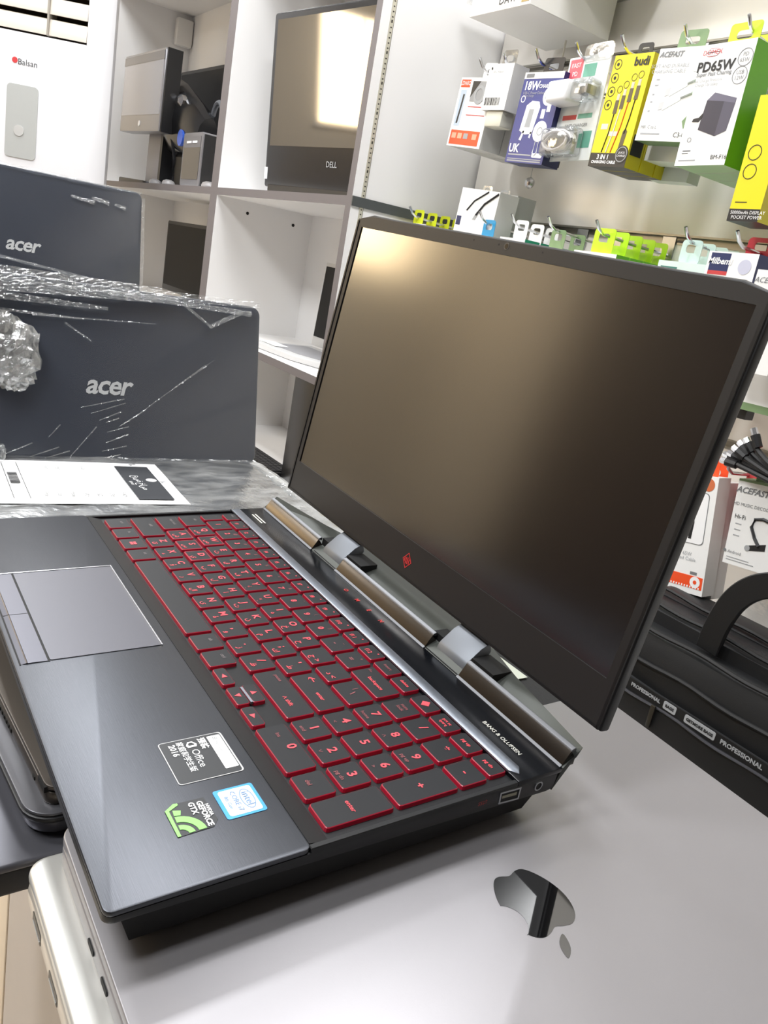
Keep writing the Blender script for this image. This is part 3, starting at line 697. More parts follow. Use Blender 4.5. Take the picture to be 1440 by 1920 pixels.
def navy_laptop(label, yr, xb, zb, xt, zt, width, logo_s, logo_y, logo_w, base_z0):
    up = Vector((xt - xb, 0, zt - zb)); H = up.length; up.normalize()
    n = Vector((0, 1, 0)).cross(up)
    t = thing('open_laptop', label, 'laptop', loc=(xb, yr, base_z0))
    L_ = basis((0, 0, zb - base_z0), (0, 1, 0), up, n)               # local: x = along y, y = up the lid, z = towards the camera
    lid_ = MB().prism(rrect(-width, 0, 0, H, 0.012, 5), -0.007, 0.0).build('lid', M_NAVY, t, bevel=0.0014, seg=3, matrix=L_)
    MB().prism(rrect(-width + 0.002, -0.002, 0.002, H - 0.002, 0.011, 5), -0.0078, -0.007).build('screen_frame', BLACKP, lid_)
    fit_text('acer', logo_w, logo_w * 0.30, M_LOGOS, lid_, T(logo_y - yr, logo_s, 0.0005), bold=0.022, shear=0.25, spacing=0.92)
    MB().prism(rrect(-0.262, -0.006, -width, 0.0, 0.012, 5), 0.0, 0.018).build('base', BLACKP, t, bevel=0.002)
    MB().tube([(-0.004, -width + 0.04, 0.016), (-0.004, -0.04, 0.016)], 0.005, 10).build('hinge', BLACKP, t)
    return t, lid_, H, T(xb, yr, base_z0) @ L_
t1, l1, H1, L1M = navy_laptop('front navy laptop, lid back towards the camera, with a wad of film', 0.395, -0.732, -0.052, -0.780, 0.150, 0.382, 0.088, 0.2005, 0.0565, CT)
W1 = 0.382
def lidp(x, s, o=0.0012): return ((x, s, o), (0, 0, 1))
f_ = crumple(l1, 'wrap_film', F_WRAP, lambda u, v: lidp(-W1 * (1 - u), 0.002 + (H1 - 0.004) * v), 60, 36, 0.0012, 3, 0.35, jit=0)
# creased bands: along the top edge, and pale glint strips fanning out at the lower left
def band(parent, p0, p1, w0, w1, seed, amp=0.004, m=F_CREASE, sag=0.0, nu=46, nv=7):
    p0, p1 = Vector(p0), Vector(p1); dd = (p1 - p0); nn = Vector((-dd.y, dd.x)).normalized()
    def fn(u, v):
        q = p0 + dd * u + nn * ((w0 + (w1 - w0) * u) * (v - 0.5)) + Vector((0, -sag * math.sin(PI * u)))
        return (q.x, q.y, 0.002), (0, 0, 1)
    return crumple(parent, 'creased_film', m, fn, nu, nv, amp, seed, 2.0)
L1I = L1M.inverted(); L1N = L1M.to_3x3() @ Vector((0, 0, 1)); L1P = L1M.translation
def lp1(u, v): q = L1I @ onp(u, v, L1P, L1N); return (q.x, q.y)
def bpx(a, b, w0, w1, seed, amp, **kw): return band(l1, lp1(*a), lp1(*b), w0, w1, seed, amp, **kw)
F_GLINT = film('wrap_film_glint', 0.16, 0.12, scale=140, milk=0.16)
bpx((-40, 506), (300, 552), 0.016, 0.014, 11, 0.006, m=F_GLINT); bpx((-40, 530), (330, 566), 0.014, 0.008, 16, 0.005, m=F_GLINT); bpx((280, 552), (484, 574), 0.012, 0.008, 12, 0.004)
bpx((-40, 548), (200, 580), 0.010, 0.004, 13, 0.004); bpx((190, 548), (468, 590), 0.005, 0.007, 17, 0.004, m=F_GLINT)
bpx((340, 570), (392, 613), 0.004, 0.003, 14, 0.003, m=F_GLINT); bpx((390, 614), (452, 586), 0.005, 0.006, 15, 0.003, m=F_GLINT)
bpx((-40, 575), (150, 598), 0.004, 0.002, 18, 0.002, nv=3); bpx((60, 590), (290, 608), 0.002, 0.001, 19, 0.002, nv=2); bpx((120, 605), (170, 640), 0.002, 0.002, 20, 0.002, nv=2)
for i, (a_, b_) in enumerate((((150, 764), (232, 748)), ((170, 775), (234, 756)), ((185, 788), (226, 772)), ((198, 792), (222, 784)), ((222, 800), (272, 768)), ((200, 810), (240, 800)), ((198, 830), (240, 814)), ((190, 846), (236, 836)), ((150, 868), (225, 852)), ((90, 820), (112, 796)), ((120, 868), (180, 800)), ((30, 864), (110, 838)), ((60, 866), (130, 845)), ((10, 850), (60, 830)))):
    bpx(a_, b_, 0.0008, 0.0016, 70 + i, 0.0010, nu=12, nv=2, m=F_GLINT if i in (3, 4, 6, 8) else F_CREASE)  # short pale film strips drawn where the creases glint
bpx((240, 790), (330, 724), 0.0010, 0.0014, 61, 0.0012, nu=24, nv=2); bpx((326, 727), (384, 686), 0.0016, 0.0028, 62, 0.0014, nu=16, nv=2, m=F_GLINT); bpx((384, 686), (400, 676), 0.001, 0.0006, 63, 0.001, nu=6, nv=2)
# wad of film hanging over the lid
rr = random.Random(5); WAD = film('wad_film', 0.16, 0.12, scale=70, milk=0.14)
for cu, cv, ru, rv in ((10, 655, 0.034, 0.034), (22, 700, 0.022, 0.018), (-5, 640, 0.03, 0.03), (0, 850, 0.004, 0.010)):
    c_ = lp1(cu, cv); rings = []
    for j in range(13):
        a = PI * j / 12; ring_ = []
        for i in range(22):
            b = 2 * PI * i / 22; r_ = 1 + rr.uniform(-0.20, 0.20)
            ring_.append((c_[0] + ru * math.sin(a) * math.cos(b) * r_, c_[1] + rv * math.cos(a) * r_, 0.012 + 0.014 * math.sin(a) * math.sin(b) * r_))
        rings.append(ring_)
    MB().loft(rings).build('film_wad', WAD, l1)

cb = MB().box(-1.60, -1.305, 0.03, 0.40, CT, 0.048).build('carton', mat('cardboard', (176, 140, 98), 0.8), bevel=0.002)
tag(cb, 'brown cardboard carton standing under the rear navy laptop', 'box')
t2, l2, H2, L2M = navy_laptop('rear navy laptop rising behind the front one, lid back towards the camera', 0.395, -1.293, 0.068, -1.337, 0.279, 0.382, 0.088, 0.196, 0.0565, 0.0485)
crumple(l2, 'wrap_film', F_WRAP, lambda u, v: lidp(-W1 * (1 - u), 0.002 + (H2 - 0.004) * v), 60, 36, 0.0014, 23, 0.35, jit=0)
band(l2, (-W1, H2 + 0.001), (-0.002, H2 - 0.002), 0.005, 0.004, 24, 0.003)
for i, (xa, xb, sa) in enumerate(((-0.305, -0.270, 0.020), (-0.262, -0.245, 0.018), (-0.125, -0.085, 0.030), (-0.09, -0.06, 0.026), (-0.05, -0.03, 0.030))): band(l2, (xa, H2 - sa), (xb, H2 - sa - 0.004), 0.004, 0.008, 80 + i, 0.003, nu=10, nv=4)
band(l2, (-W1, 0.082), (0.0, 0.040), 0.006, 0.003, 25, 0.003)
band(l2, (0.001, H2 - 0.01), (0.001, 0.03), 0.006, 0.006, 26, 0.004)

wl = closed_laptop('wrapped_laptop', 'closed laptop lying flat in foggy plastic film under the price sheet', -0.728, -0.420, 0.012, 0.392, -0.0505, 0.006, 0.0105, 0.012, mat('dark_lid_mottled', (52, 55, 60), 0.4, noise=0.5, nscale=26, stretch=(1.0, 0.45, 1)), BLACKP, frame=Matrix.Identity(4))
def wf(u, v):
    x = -0.742 + 0.335 * v; y = 0.0 + 0.408 * u
    e = max(0, (u - 0.93) / 0.07) + max(0, (v - 0.92) / 0.08)
    return (x, y, -0.0500 - 0.006 * min(1.5, e)), (0, 0, 1)
crumple(wl, 'foggy_film', F_FOG, wf, 70, 50, 0.0020, 41, 1.0, jit=0.06)
crumple(wl, 'creased_film', F_CREASE, lambda u, v: ((-0.735 + 0.012 * v, 0.20 + 0.19 * u, -0.0490), (0, 0, 1)), 40, 4, 0.002, 42, 2.0)
crumple(wl, 'creased_film', F_CREASE, lambda u, v: ((-0.72 + 0.15 * u, 0.384 + 0.012 * v - 0.01 * u, -0.0490), (0, 0, 1)), 40, 4, 0.002, 43, 2.0)

# price sheet
zp = -0.0470
ps = thing('price_sheet', 'white printed specification sheet with black header lying on the wrapped laptop', 'paper', loc=(-0.63, 0.14, zp))
def ppt(u, v): q = az(u, v, zp); return (q.x + 0.63, q.y - 0.14)
pc = [ppt(290, 871), ppt(358, 946), None, None]
ux, uy = pc[1][0] - pc[0][0], pc[1][1] - pc[0][1]
pw = math.hypot(ux, uy); ang = math.atan2(uy, ux)
SH_ = T(pc[0][0], pc[0][1], 0) @ Matrix.Rotation(ang, 4, 'Z')       # x runs along the right edge, -y to the left of the photo
d = MB(); V = []; F = []
for j in range(13):
    for i in range(7):
        V.append((pw * i / 6, -0.212 * j / 12, 0.0003 * math.sin(i * 1.1 + j * 0.5) * (1 if 0 < i < 6 else 0.3)))
d.add(V, [(j * 7 + i, (j + 1) * 7 + i, (j + 1) * 7 + i + 1, j * 7 + i + 1) for j in range(12) for i in range(6)])
sheet = d.build('sheet', mat('paper_white', (250, 250, 250), 0.6), ps, matrix=SH_, smooth=True)
zt_ = 0.0013
def on_sheet(x0, x1, y0, y1, m, name='print_block'): return MB().box(x0, x1, y0, y1, zt_ - 0.0001, zt_).build(name, m, sheet)
on_sheet(0.016, pw - 0.012, -0.052, -0.014, mat('print_charcoal', (52, 54, 58), 0.5), 'print_header')
MB().disc((0.068, -0.022), 0.006, 16, zt_, zt_ + 0.0001).build('print_badge', PRINT_W, sheet)
text('\u0639\u0631\u0636 \u062e\u0627\u0635', 0.011, PRINT_W, sheet, T(0.078, -0.036, zt_ + 0.0002))
text('specs', 0.006, PRINT_W, sheet, T(0.080, -0.046, zt_ + 0.0002))
for i in range(7):
    y = -0.064 - i * 0.0128
    text(('RAM', 'CPU', 'SSD', 'GPU', 'Model', 'Size', 'Price')[i], 0.0068, PRINT_K, sheet, T(0.122, y, zt_ + 0.0003))
    if i % 2 == 0 or i > 3: text(('1', '2', '16 GB', '512', 'Core i5', '15.6 in', '1')[i], 0.0056, PRINT_G, sheet, T(0.028, y, zt_ + 0.0003))
for a, b in ((0.012, 0.0126), (pw - 0.0126, pw - 0.012)): on_sheet(a, b, -0.172, -0.157, PRINT_K, 'print_rule')
for y in (-0.157, -0.172): on_sheet(0.012, pw - 0.012, y - 0.0003, y + 0.0003, PRINT_K, 'print_rule')
bc = MB(); x = 0.050
while x < 0.086:
    w_ = R.choice((0.0006, 0.0010, 0.0016)); bc.box(x, x + w_, -0.1700, -0.1605, zt_ - 0.0001, zt_); x += w_ + R.choice((0.0006, 0.0011))
o = bc.build('barcode', PRINT_K, sheet); o['kind'] = 'stuff'

# ================================================================== shelf unit
M_SW = mat('shelf_white', (240, 239, 238), 0.45)
M_SE = mat('shelf_edge_taupe', (106, 101, 103), 0.5)
YF, YB = 0.839, 1.165
su = thing('shelf_unit', 'white cubby shelf unit with taupe grey front edges', 'shelf', loc=(-2.36, 1.0, FLOOR))
def bd(name, x0, x1, y0, y1, z0, z1, edge=True, label=None):
    o = MB(); o.box(x0 + 2.36, x1 + 2.36, y0 - 1.0, y1 - 1.0, z0 - FLOOR, z1 - FLOOR)
    for i in range(len(o.m)):
        if edge and i == 2: o.m[i] = 1
    r = o.build(name, [M_SW, M_SE], su, fix=False)
    if label: r['label'] = label
    return r
bd('post', -3.43, -3.38, YF, YB, FLOOR, 1.5); bd('post', -2.158, -2.106, YF, YB, FLOOR, 1.5)
bd('side_board', -1.372, -1.3485, YF, 1.168, FLOOR, 1.5)
for x0, x1 in ((-3.38, -2.158), (-2.106, -1.372)):
    bd('shelf_board', x0, x1, YF, YB, 0.343, 0.363); bd('shelf_board', x0, x1, YF - 0.004, YB, -0.051, -0.032)
    bd('shelf_board', x0, x1, YF, YB, -0.345, -0.325)
    bd('back_board', x0, x1, YB - 0.012, YB, FLOOR, 1.5, False)
bd('shelf_board', -3.38, -2.158, YF, YB, 1.052, 1.072); bd('shelf_board', -2.106, -1.372, YF, YB, 1.0, 1.02)
# upright slotted strip and dark trim on the outer side board
MB().box(1.0115, 1.0135, 0.861 - 1.0, 0.8695 - 1.0, 0, 2.3).build('slotted_strip', mat('strip_cream', (206, 202, 186), 0.4, 0.5), su)
d = MB(); z = 0.02
while z < 2.3:
    big = int(round((z - 0.02) / 0.0095)) % 6 == 0
    d.box(1.0133, 1.0138, 0.8635 - 1, 0.8670 - 1, z, z + (0.0055 if big else 0.0025)); z += 0.0095
o = d.build('strip_slots', mat('slot_dark', (58, 54, 46), 0.6), su); o['kind'] = 'stuff'
MB().box(1.0115, 1.0122, 0.8695 - 1, 0.8712 - 1, 0, 2.3).build('strip_shadow_line', DARK, su)  # dark line painted for the shadow beside the slotted strip
MB().box(1.0115, 1.0150, YF - 1.0, 1.14 - 1.0, 0.3435 - FLOOR, 0.3635 - FLOOR).build('side_trim', mat('trim_slate', (74, 78, 78), 0.5), su)
for u, v in ((464, 400), (549.5, 422.5)):
    q = axx(u, v, -2.106); MB().disc((q.y - 1.0, q.z - FLOOR), 0.0045, 12, 0.2535, 0.2552, axis=0).build('screw_hole', DARK, su)
q = axx(418, 367, -2.106)

# things in the shelves --------------------------------------------------------
def frame_at(bl, tl, tr):
    """upright frame: x along the bottom, z up, y away"""
    bl, tl, tr = Vector(bl), Vector(tl), Vector(tr)
    x = (tr - tl).normalized(); z = (tl - bl).normalized(); y = z.cross(x).normalized(); z = x.cross(y).normalized()
    return basis(bl, x, y, z), (tr - tl).length, (tl - bl).length
def monitor(name, label, bl, tl, tr, depth, bez, chin, m_frame, m_screen, stand=None, w=None, h=None):
    F_, w0, h0 = frame_at(bl, tl, tr); w = w or w0; h = h or h0
    t = thing(name, label, 'monitor', matrix=F_)
    MB().prism(rrect(0, w, 0, h, 0.008, 3), 0.0, depth, 1).build('casing', m_frame, t, bevel=0.003)
    MB().box(bez, w - bez, -0.0012, 0.001, chin, h - bez).build('screen', m_screen, t)
    return t, w, h
M_GLASS = mat('dark_gloss_screen', (30, 30, 34), 0.05, spec=1.0); M_GLASS.node_tree.nodes['Principled BSDF'].inputs['IOR'].default_value = 1.8
M_GLASS2 = mat('screen_wall_reflection', (170, 171, 178), 0.2)  # dark screen painted pale grey for the white wall it mirrors
# big black all-in-one
t, w, h = monitor('all_in_one_computer', 'large black all-in-one computer standing in the cubby beside the display wall', (-1.985, 0.925, 0.386), (-2.008, 0.889, 0.806), (-1.420, 0.980, 0.806), 0.045, 0.016, 0.105, mat('aio_black', (26, 26, 29), 0.25), M_GLASS)
ftext('DELL', 0.020, PRINT_LG, t, w * 0.5, 0.065, y=-0.0016)
MB().box(0.0, 0.012, -0.002, 0.0, 0.02, 0.05).build('sticker', PRINT_W, t)
MB().box(0.02, w - 0.02, -0.002, 0.06, -0.020, 0.006).build('speaker_bar', BLACKP, t)
MB().box(0.12, w - 0.05, 0.0, 0.14, -0.0235, -0.0165).build('foot', mat('foot_clear', (190, 190, 190), 0.2), t)
# silver touch terminal
yt = 0.862
t, w, h = monitor('touch_terminal', 'silver-framed touch terminal on a grey column stand', ay(224.4, 245.6, yt), ay(231, 109, yt), ay(305.6, 91, yt), 0.05, 0.010, 0.055, mat('terminal_silver', (168, 168, 172), 0.3, 0.6), M_GLASS2)
MB().box(w - 0.002, w + 0.012, 0.004, 0.055, 0.0, h).build('black_side', BLACKP, t)
MB().box(0.004, w - 0.004, -0.002, 0.0, h - 0.035, h - 0.008).build('top_strip', mat('terminal_strip', (120, 120, 124), 0.2), t)
MB().disc((w * 0.52, 0.026), 0.010, 14, -0.002, 0.0, axis=1).build('badge', PRINT_W, t)
zs = 0.363
zc = F0 = t.matrix_world.translation.z
MB().box(w * 0.45, w * 0.75, 0.05, 0.10, zs - zc + 0.02, 0.02).build('stand_column', mat('stand_grey', (140, 140, 146), 0.4), t, bevel=0.004)
MB().box(w * 0.75, w * 0.80, 0.05, 0.14, zs - zc + 0.02, 0.05).build('column_side', BLACKP, t)
MB().prism(rrect(w * 0.10, w * 0.80, -0.005, 0.16, 0.02, 4), zs - zc, zs - zc + 0.022).build('stand_base', BLACKP, t, bevel=0.004)
# black monitor at the back of the left cubby
yt = 1.06
t, w, h = monitor('monitor', 'black monitor at the back of the upper left cubby behind the scanner', ay(328, 252, yt), ay(328, 144, yt), ay(411, 129, yt), 0.04, 0.012, 0.02, BLACKP, mat('black_screen', (12, 12, 14), 0.45, spec=0.15))
MB().box(w * 0.4, w * 0.6, 0.01, 0.05, 0.363 - t.matrix_world.translation.z + 0.01, 0.03).build('stand', BLACKP, t); MB().box(w * 0.25, w * 0.75, -0.05, 0.06, 0.363 - t.matrix_world.translation.z, 0.363 - t.matrix_world.translation.z + 0.012).build('stand_base', BLACKP, t)
# scanner: a slanted black head with chrome ends on a black tower
a = ay(306, 212, 0.95); c = ay(392, 262, 0.95)
t = thing('barcode_scanner', 'black slanted barcode scanner head with shiny ends on black stand', 'scanner', loc=(a.x + 0.10, 0.95, 0.363))
def rel(p): p = Vector(p); return p - Vector((a.x + 0.10, 0.95, 0.363))
p0, p1 = rel(ay(318, 212, 0.95)), rel(ay(388, 258, 0.95))
dd = (p1 - p0).normalized(); pp = Vector((-dd.z, 0, dd.x)); rings = []
for s_, (hw, hy) in zip((0, 0.08, 0.35, 0.8, 1.0), ((0.07, 0.03), (0.125, 0.045), (0.12, 0.05), (0.085, 0.045), (0.06, 0.035))):
    c_ = p0 + (p1 - p0) * s_
    rings.append([c_ + pp * hw * math.cos(2 * PI * k / 12) + Vector((0, 1, 0)) * hy * math.sin(2 * PI * k / 12) for k in range(12)])
MB().loft(rings).build('scanner_head', mat('scanner_black', (20, 20, 22), 0.2), t, smooth=True)
for u, v, r_ in ((306, 203, 0.03), (347, 192, 0.034)):
    q = rel(ay(u, v, 0.93)); MB().loft([[q + Vector((r_ * f1 * math.cos(2 * PI * k / 12) * 1.2, dy, r_ * f1 * 0.7 * math.sin(2 * PI * k / 12))) for k in range(12)] for f1, dy in ((0.4, -0.03), (0.9, -0.02), (1, 0.02), (0.6, 0.05))]).build('chrome_cap', CHROME, t, smooth=True)
q = rel(ay(282, 250, 0.95)); q2 = rel(ay(339, 345, 0.95))
MB().box(q.x, q2.x, 0.0, 0.09, 0.0, q.z + 0.05).build('stand_tower', BLACKP, t, bevel=0.006)
q = rel(ay(337, 258, 0.90)); MB().disc((q.x, q.z), 0.026, 16, q.y, q.y + 0.01, axis=1).build('blue_button', mat('blue_plastic', (52, 92, 190), 0.3), t)
MB().tube([rel(ay(*p, 0.915)) for p in ((310, 235), (323, 262), (327, 300), (323, 340))], 0.006, 6).build('cable', BLACKP, t)
# small device with glossy inset
yt = 0.885
t, w, h = monitor('receipt_printer', 'small grey-fronted printer with glossy black inset and black side', ay(336, 347, yt), ay(344, 250, yt), ay(380, 247, yt), 0.15, 0.012, 0.02, mat('printer_grey', (112, 110, 112), 0.4), M_GLASS, h=None)
MB().box(0.012, w - 0.012, -0.0016, 0.0, h * 0.72, h - 0.012).build('top_panel', mat('printer_grey', (112, 110, 112), 0.4), t)
for i in (0.35, 0.65): MB().box(w * i - 0.02, w * i + 0.02, -0.003, 0.0, h * 0.80, h * 0.84).build('indicator', PRINT_W, t)
MB().box(w, w + 0.004, 0.005, 0.15, 0.0, h - 0.006).build('side_cover', BLACKP, t)
t['category'] = 'printer'
# white box on the cubby wall
q0, q1, q2 = axx(322, 83, -3.38), axx(328, 32, -3.38), axx(372, 48, -3.38)
wx = MB(); wx.box(-3.38, -3.345, q1.y + 0.002, min(q2.y - 0.008, 1.150), q0.z, q1.z)
tag(wx.build('router', mat('router_white', (238, 236, 232), 0.5), bevel=0.006), 'square white router mounted high on the left cubby wall', 'router')
# headset loop at the right of the left cubby
q = ay(402, 225, 0.98)
hl = MB().tube([q + Vector((0.045 * math.cos(a_), 0.01, 0.055 * math.sin(a_))) for a_ in [2 * PI * i / 20 for i in range(21)]], 0.009, 8).build('headset_band', mat('headset_grey', (96, 98, 102), 0.4), smooth=True)
tag(hl, 'dark grey headset band leaning beside the middle shelf post', 'headset')
# mice on the board
for i, (u, v, lab) in enumerate(((288, 345, 'pale computer mouse on the shelf edge, left one under the scanner stand'), (313, 346, 'pale computer mouse on the shelf edge, right one under the scanner stand'), (388, 349, 'grey computer mouse on the shelf edge beside the middle post'))):
    q = ay(u, v, 0.87); d = MB()
    d.loft([[(q.x + 0.030 * s_ * math.cos(2 * PI * k / 14), 0.875 + 0.022 * s_ * math.sin(2 * PI * k / 14), 0.3632 + z_) for k in range(14)] for s_, z_ in ((0.9, 0), (1.0, 0.006), (0.85, 0.014), (0.4, 0.019))])
    tag(d.build('computer_mouse', mat('mouse_pale', (140, 138, 138), 0.35), smooth=True), lab, 'mouse', 'computer mice on the shelf board')
# lower left monitor
yt = 1.0
t, w, h = monitor('monitor', 'black monitor in the lower left cubby behind the rear navy laptop', (-2.98, yt, 0.0), (-3.045, yt + 0.0, 0.248), (-2.61, yt, 0.250), 0.04, 0.012, 0.02, BLACKP, mat('black_screen', (12, 12, 14), 0.45, spec=0.15))
MB().box(w * 0.4, w * 0.6, 0.02, 0.06, -0.032, 0.05).build('stand', BLACKP, t); MB().box(w * 0.2, w * 0.8, -0.05, 0.08, -0.032, -0.022).build('stand_base', BLACKP, t)
# white laptop on the desk shelf
M_WL = mat('white_laptop_shell', (196, 197, 198), 0.35)
DZ = -0.032
t = thing('open_laptop', 'open white laptop with black screen on the desk shelf beside the post', 'laptop', loc=(-1.62, 0.95, DZ))
pb = [(-1.80, 0.858), (-1.586, 0.874), (-1.40, 0.94), (-1.40, 1.06), (-1.80, 1.05)]
pb = [(x + 1.62, y - 0.95) for x, y in pb]
MB().prism(pb, 0.001, 0.017).build('base', M_WL, t, bevel=0.003)
MB().prism([(-0.15, -0.06), (0.02, -0.05), (0.16, 0.0), (0.16, 0.07), (-0.15, 0.07)], 0.0172, 0.0178).build('keyboard', mat('keyboard_pale', (150, 150, 154), 0.5), t)
lf, lw_, lh_ = frame_at((-1.812 + 1.62, 1.052 - 0.95, 0.02), (-1.806 + 1.62, 1.062 - 0.95, 0.249), (-1.40 + 1.62, 1.062 - 0.95, 0.249))
ld_ = MB().box(0, lw_, 0, 0.008, 0, lh_).build('lid', M_WL, t, bevel=0.002, matrix=lf)
MB().box(0.006, lw_ - 0.006, -0.001, 0.001, 0.026, lh_ - 0.010).build('screen', mat('black_screen', (12, 12, 14), 0.45, spec=0.15), ld_)
cl = MB(); q = az(517, 643, DZ + 0.022); cl.box(q.x - 0.05, q.x + 0.04, q.y - 0.02, q.y + 0.02, DZ + 0.0185, DZ + 0.0195)
tag(cl.build('price_tag', PRINT_W), 'small white paper tag lying on the white laptop', 'paper')
# under the desk shelf
bx = MB().box(-1.525, -1.377, 0.862, 1.12, -0.3250, -0.0560).build('computer_tower', mat('tower_black', (22, 22, 24), 0.3), bevel=0.004)
tag(bx, 'black computer tower standing under the desk shelf beside the post', 'computer')
d = MB(); t = thing('keyboard', 'black keyboard lying on the bottom shelf in front of the tower', 'keyboard', loc=(-1.60, 0.875, -0.325))
MB().box(-0.26, 0.07, -0.034, 0.03, 0.0005, 0.014).build('body', BLACKP, t, bevel=0.003)
for i in range(20):
    for j in range(4): 
        MB().box(-0.255 + i * 0.016, -0.242 + i * 0.016, -0.030 + j * 0.0145, -0.018 + j * 0.0145, 0.014, 0.018).build('key', mat('keyboard_key', (40, 40, 42), 0.5), t)

# ================================================================== floor-standing air conditioner
E_ = CW + ray(205, 170) * 2.45
tv = Vector((0.547, 0.837, 0)).normalized(); nv = Vector((0.837, -0.547, 0)).normalized()
ACM = basis((E_.x, E_.y, FLOOR), tv, -nv, (0, 0, 1))
ac = thing('air_conditioner', 'tall white floor-standing air conditioner with louvers and a grey control panel', 'air conditioner', matrix=ACM)
def acp(u, v): q = ACM.inverted() @ onp(u, v, E_, nv); return q.x, q.z
M_AC = mat('ac_white', (224, 224, 227), 0.4)
plan = [(-0.56, 0.03), (-0.53, 0.0), (-0.085, 0.0), (-0.05, 0.003), (-0.02, 0.014), (-0.006, 0.030), (-0.008, 0.06), (-0.15, 0.32), (-0.56, 0.32)]
x1, zb1 = acp(163, 80); x0, _ = acp(0, 52); zl = acp(0, 52)[1]
zo = min(zb1, zl)
d = MB(); d.prism(plan, 0, zo); d.build('body', M_AC, ac, smooth=True)
d = MB(); d.prism([(x1, 0.0), (-0.05, 0.003), (-0.02, 0.014), (-0.006, 0.030), (-0.008, 0.06), (-0.15, 0.32), (x1 - 0.1, 0.32)], zo, 2.1); d.build('side_column', M_AC, ac, smooth=True)
MB().prism([(-0.56, 0.03), (-0.53, 0.0), (-0.50, 0.0), (-0.50, 0.32), (-0.56, 0.32)], zo, 2.1).build('side_column', M_AC, ac, smooth=True)
MB().box(-0.50, x1, 0.10, 0.12, zo, 2.1).build('outlet_back', mat('outlet_dark', (104, 92, 78), 0.7), ac)
for i in range(7):
    z = zo + 0.012 + i * 0.058
    d = MB(); d.prism([(0.004, z - 0.006), (0.010, z + 0.040), (0.075, z + 0.054), (0.070, z + 0.012)], -0.498, x1 - 0.004, 0)
    d.build('louver', mat('louver_cream', (212, 204, 192), 0.45), ac, bevel=0.002)
for xx in (-0.40, -0.20):
    MB().box(xx, xx + 0.006, 0.0, 0.06, zo + 0.005, zo + 0.40).build('louver_link', mat('louver_link', (150, 144, 134), 0.5), ac)
cx0, cz1 = acp(14, 154); cx1, cz0 = acp(66, 302)
cp = MB().prism(rrect(cx0, cx1, cz0, cz1, 0.012, 4), -0.003, 0.001, 1).build('control_panel', mat('ac_panel_grey', (176, 178, 176), 0.3), ac)
qx, qz = acp(36, 245); MB().disc((qx, qz), 0.016, 20, -0.005, -0.003, axis=1).build('knob', mat('knob_pale', (206, 206, 204), 0.4, 0.3), cp)
qx, qz = acp(28, 112); MB().disc((qx, qz), 0.0085, 20, -0.001, 0.001, axis=1).build('brand_dot', PRINT_RED, ac)
qx, qz = acp(52, 119); ftext('Balsan', 0.024, mat('print_dark_grey', (70, 72, 74), 0.5), ac, qx, qz, y=-0.0012)

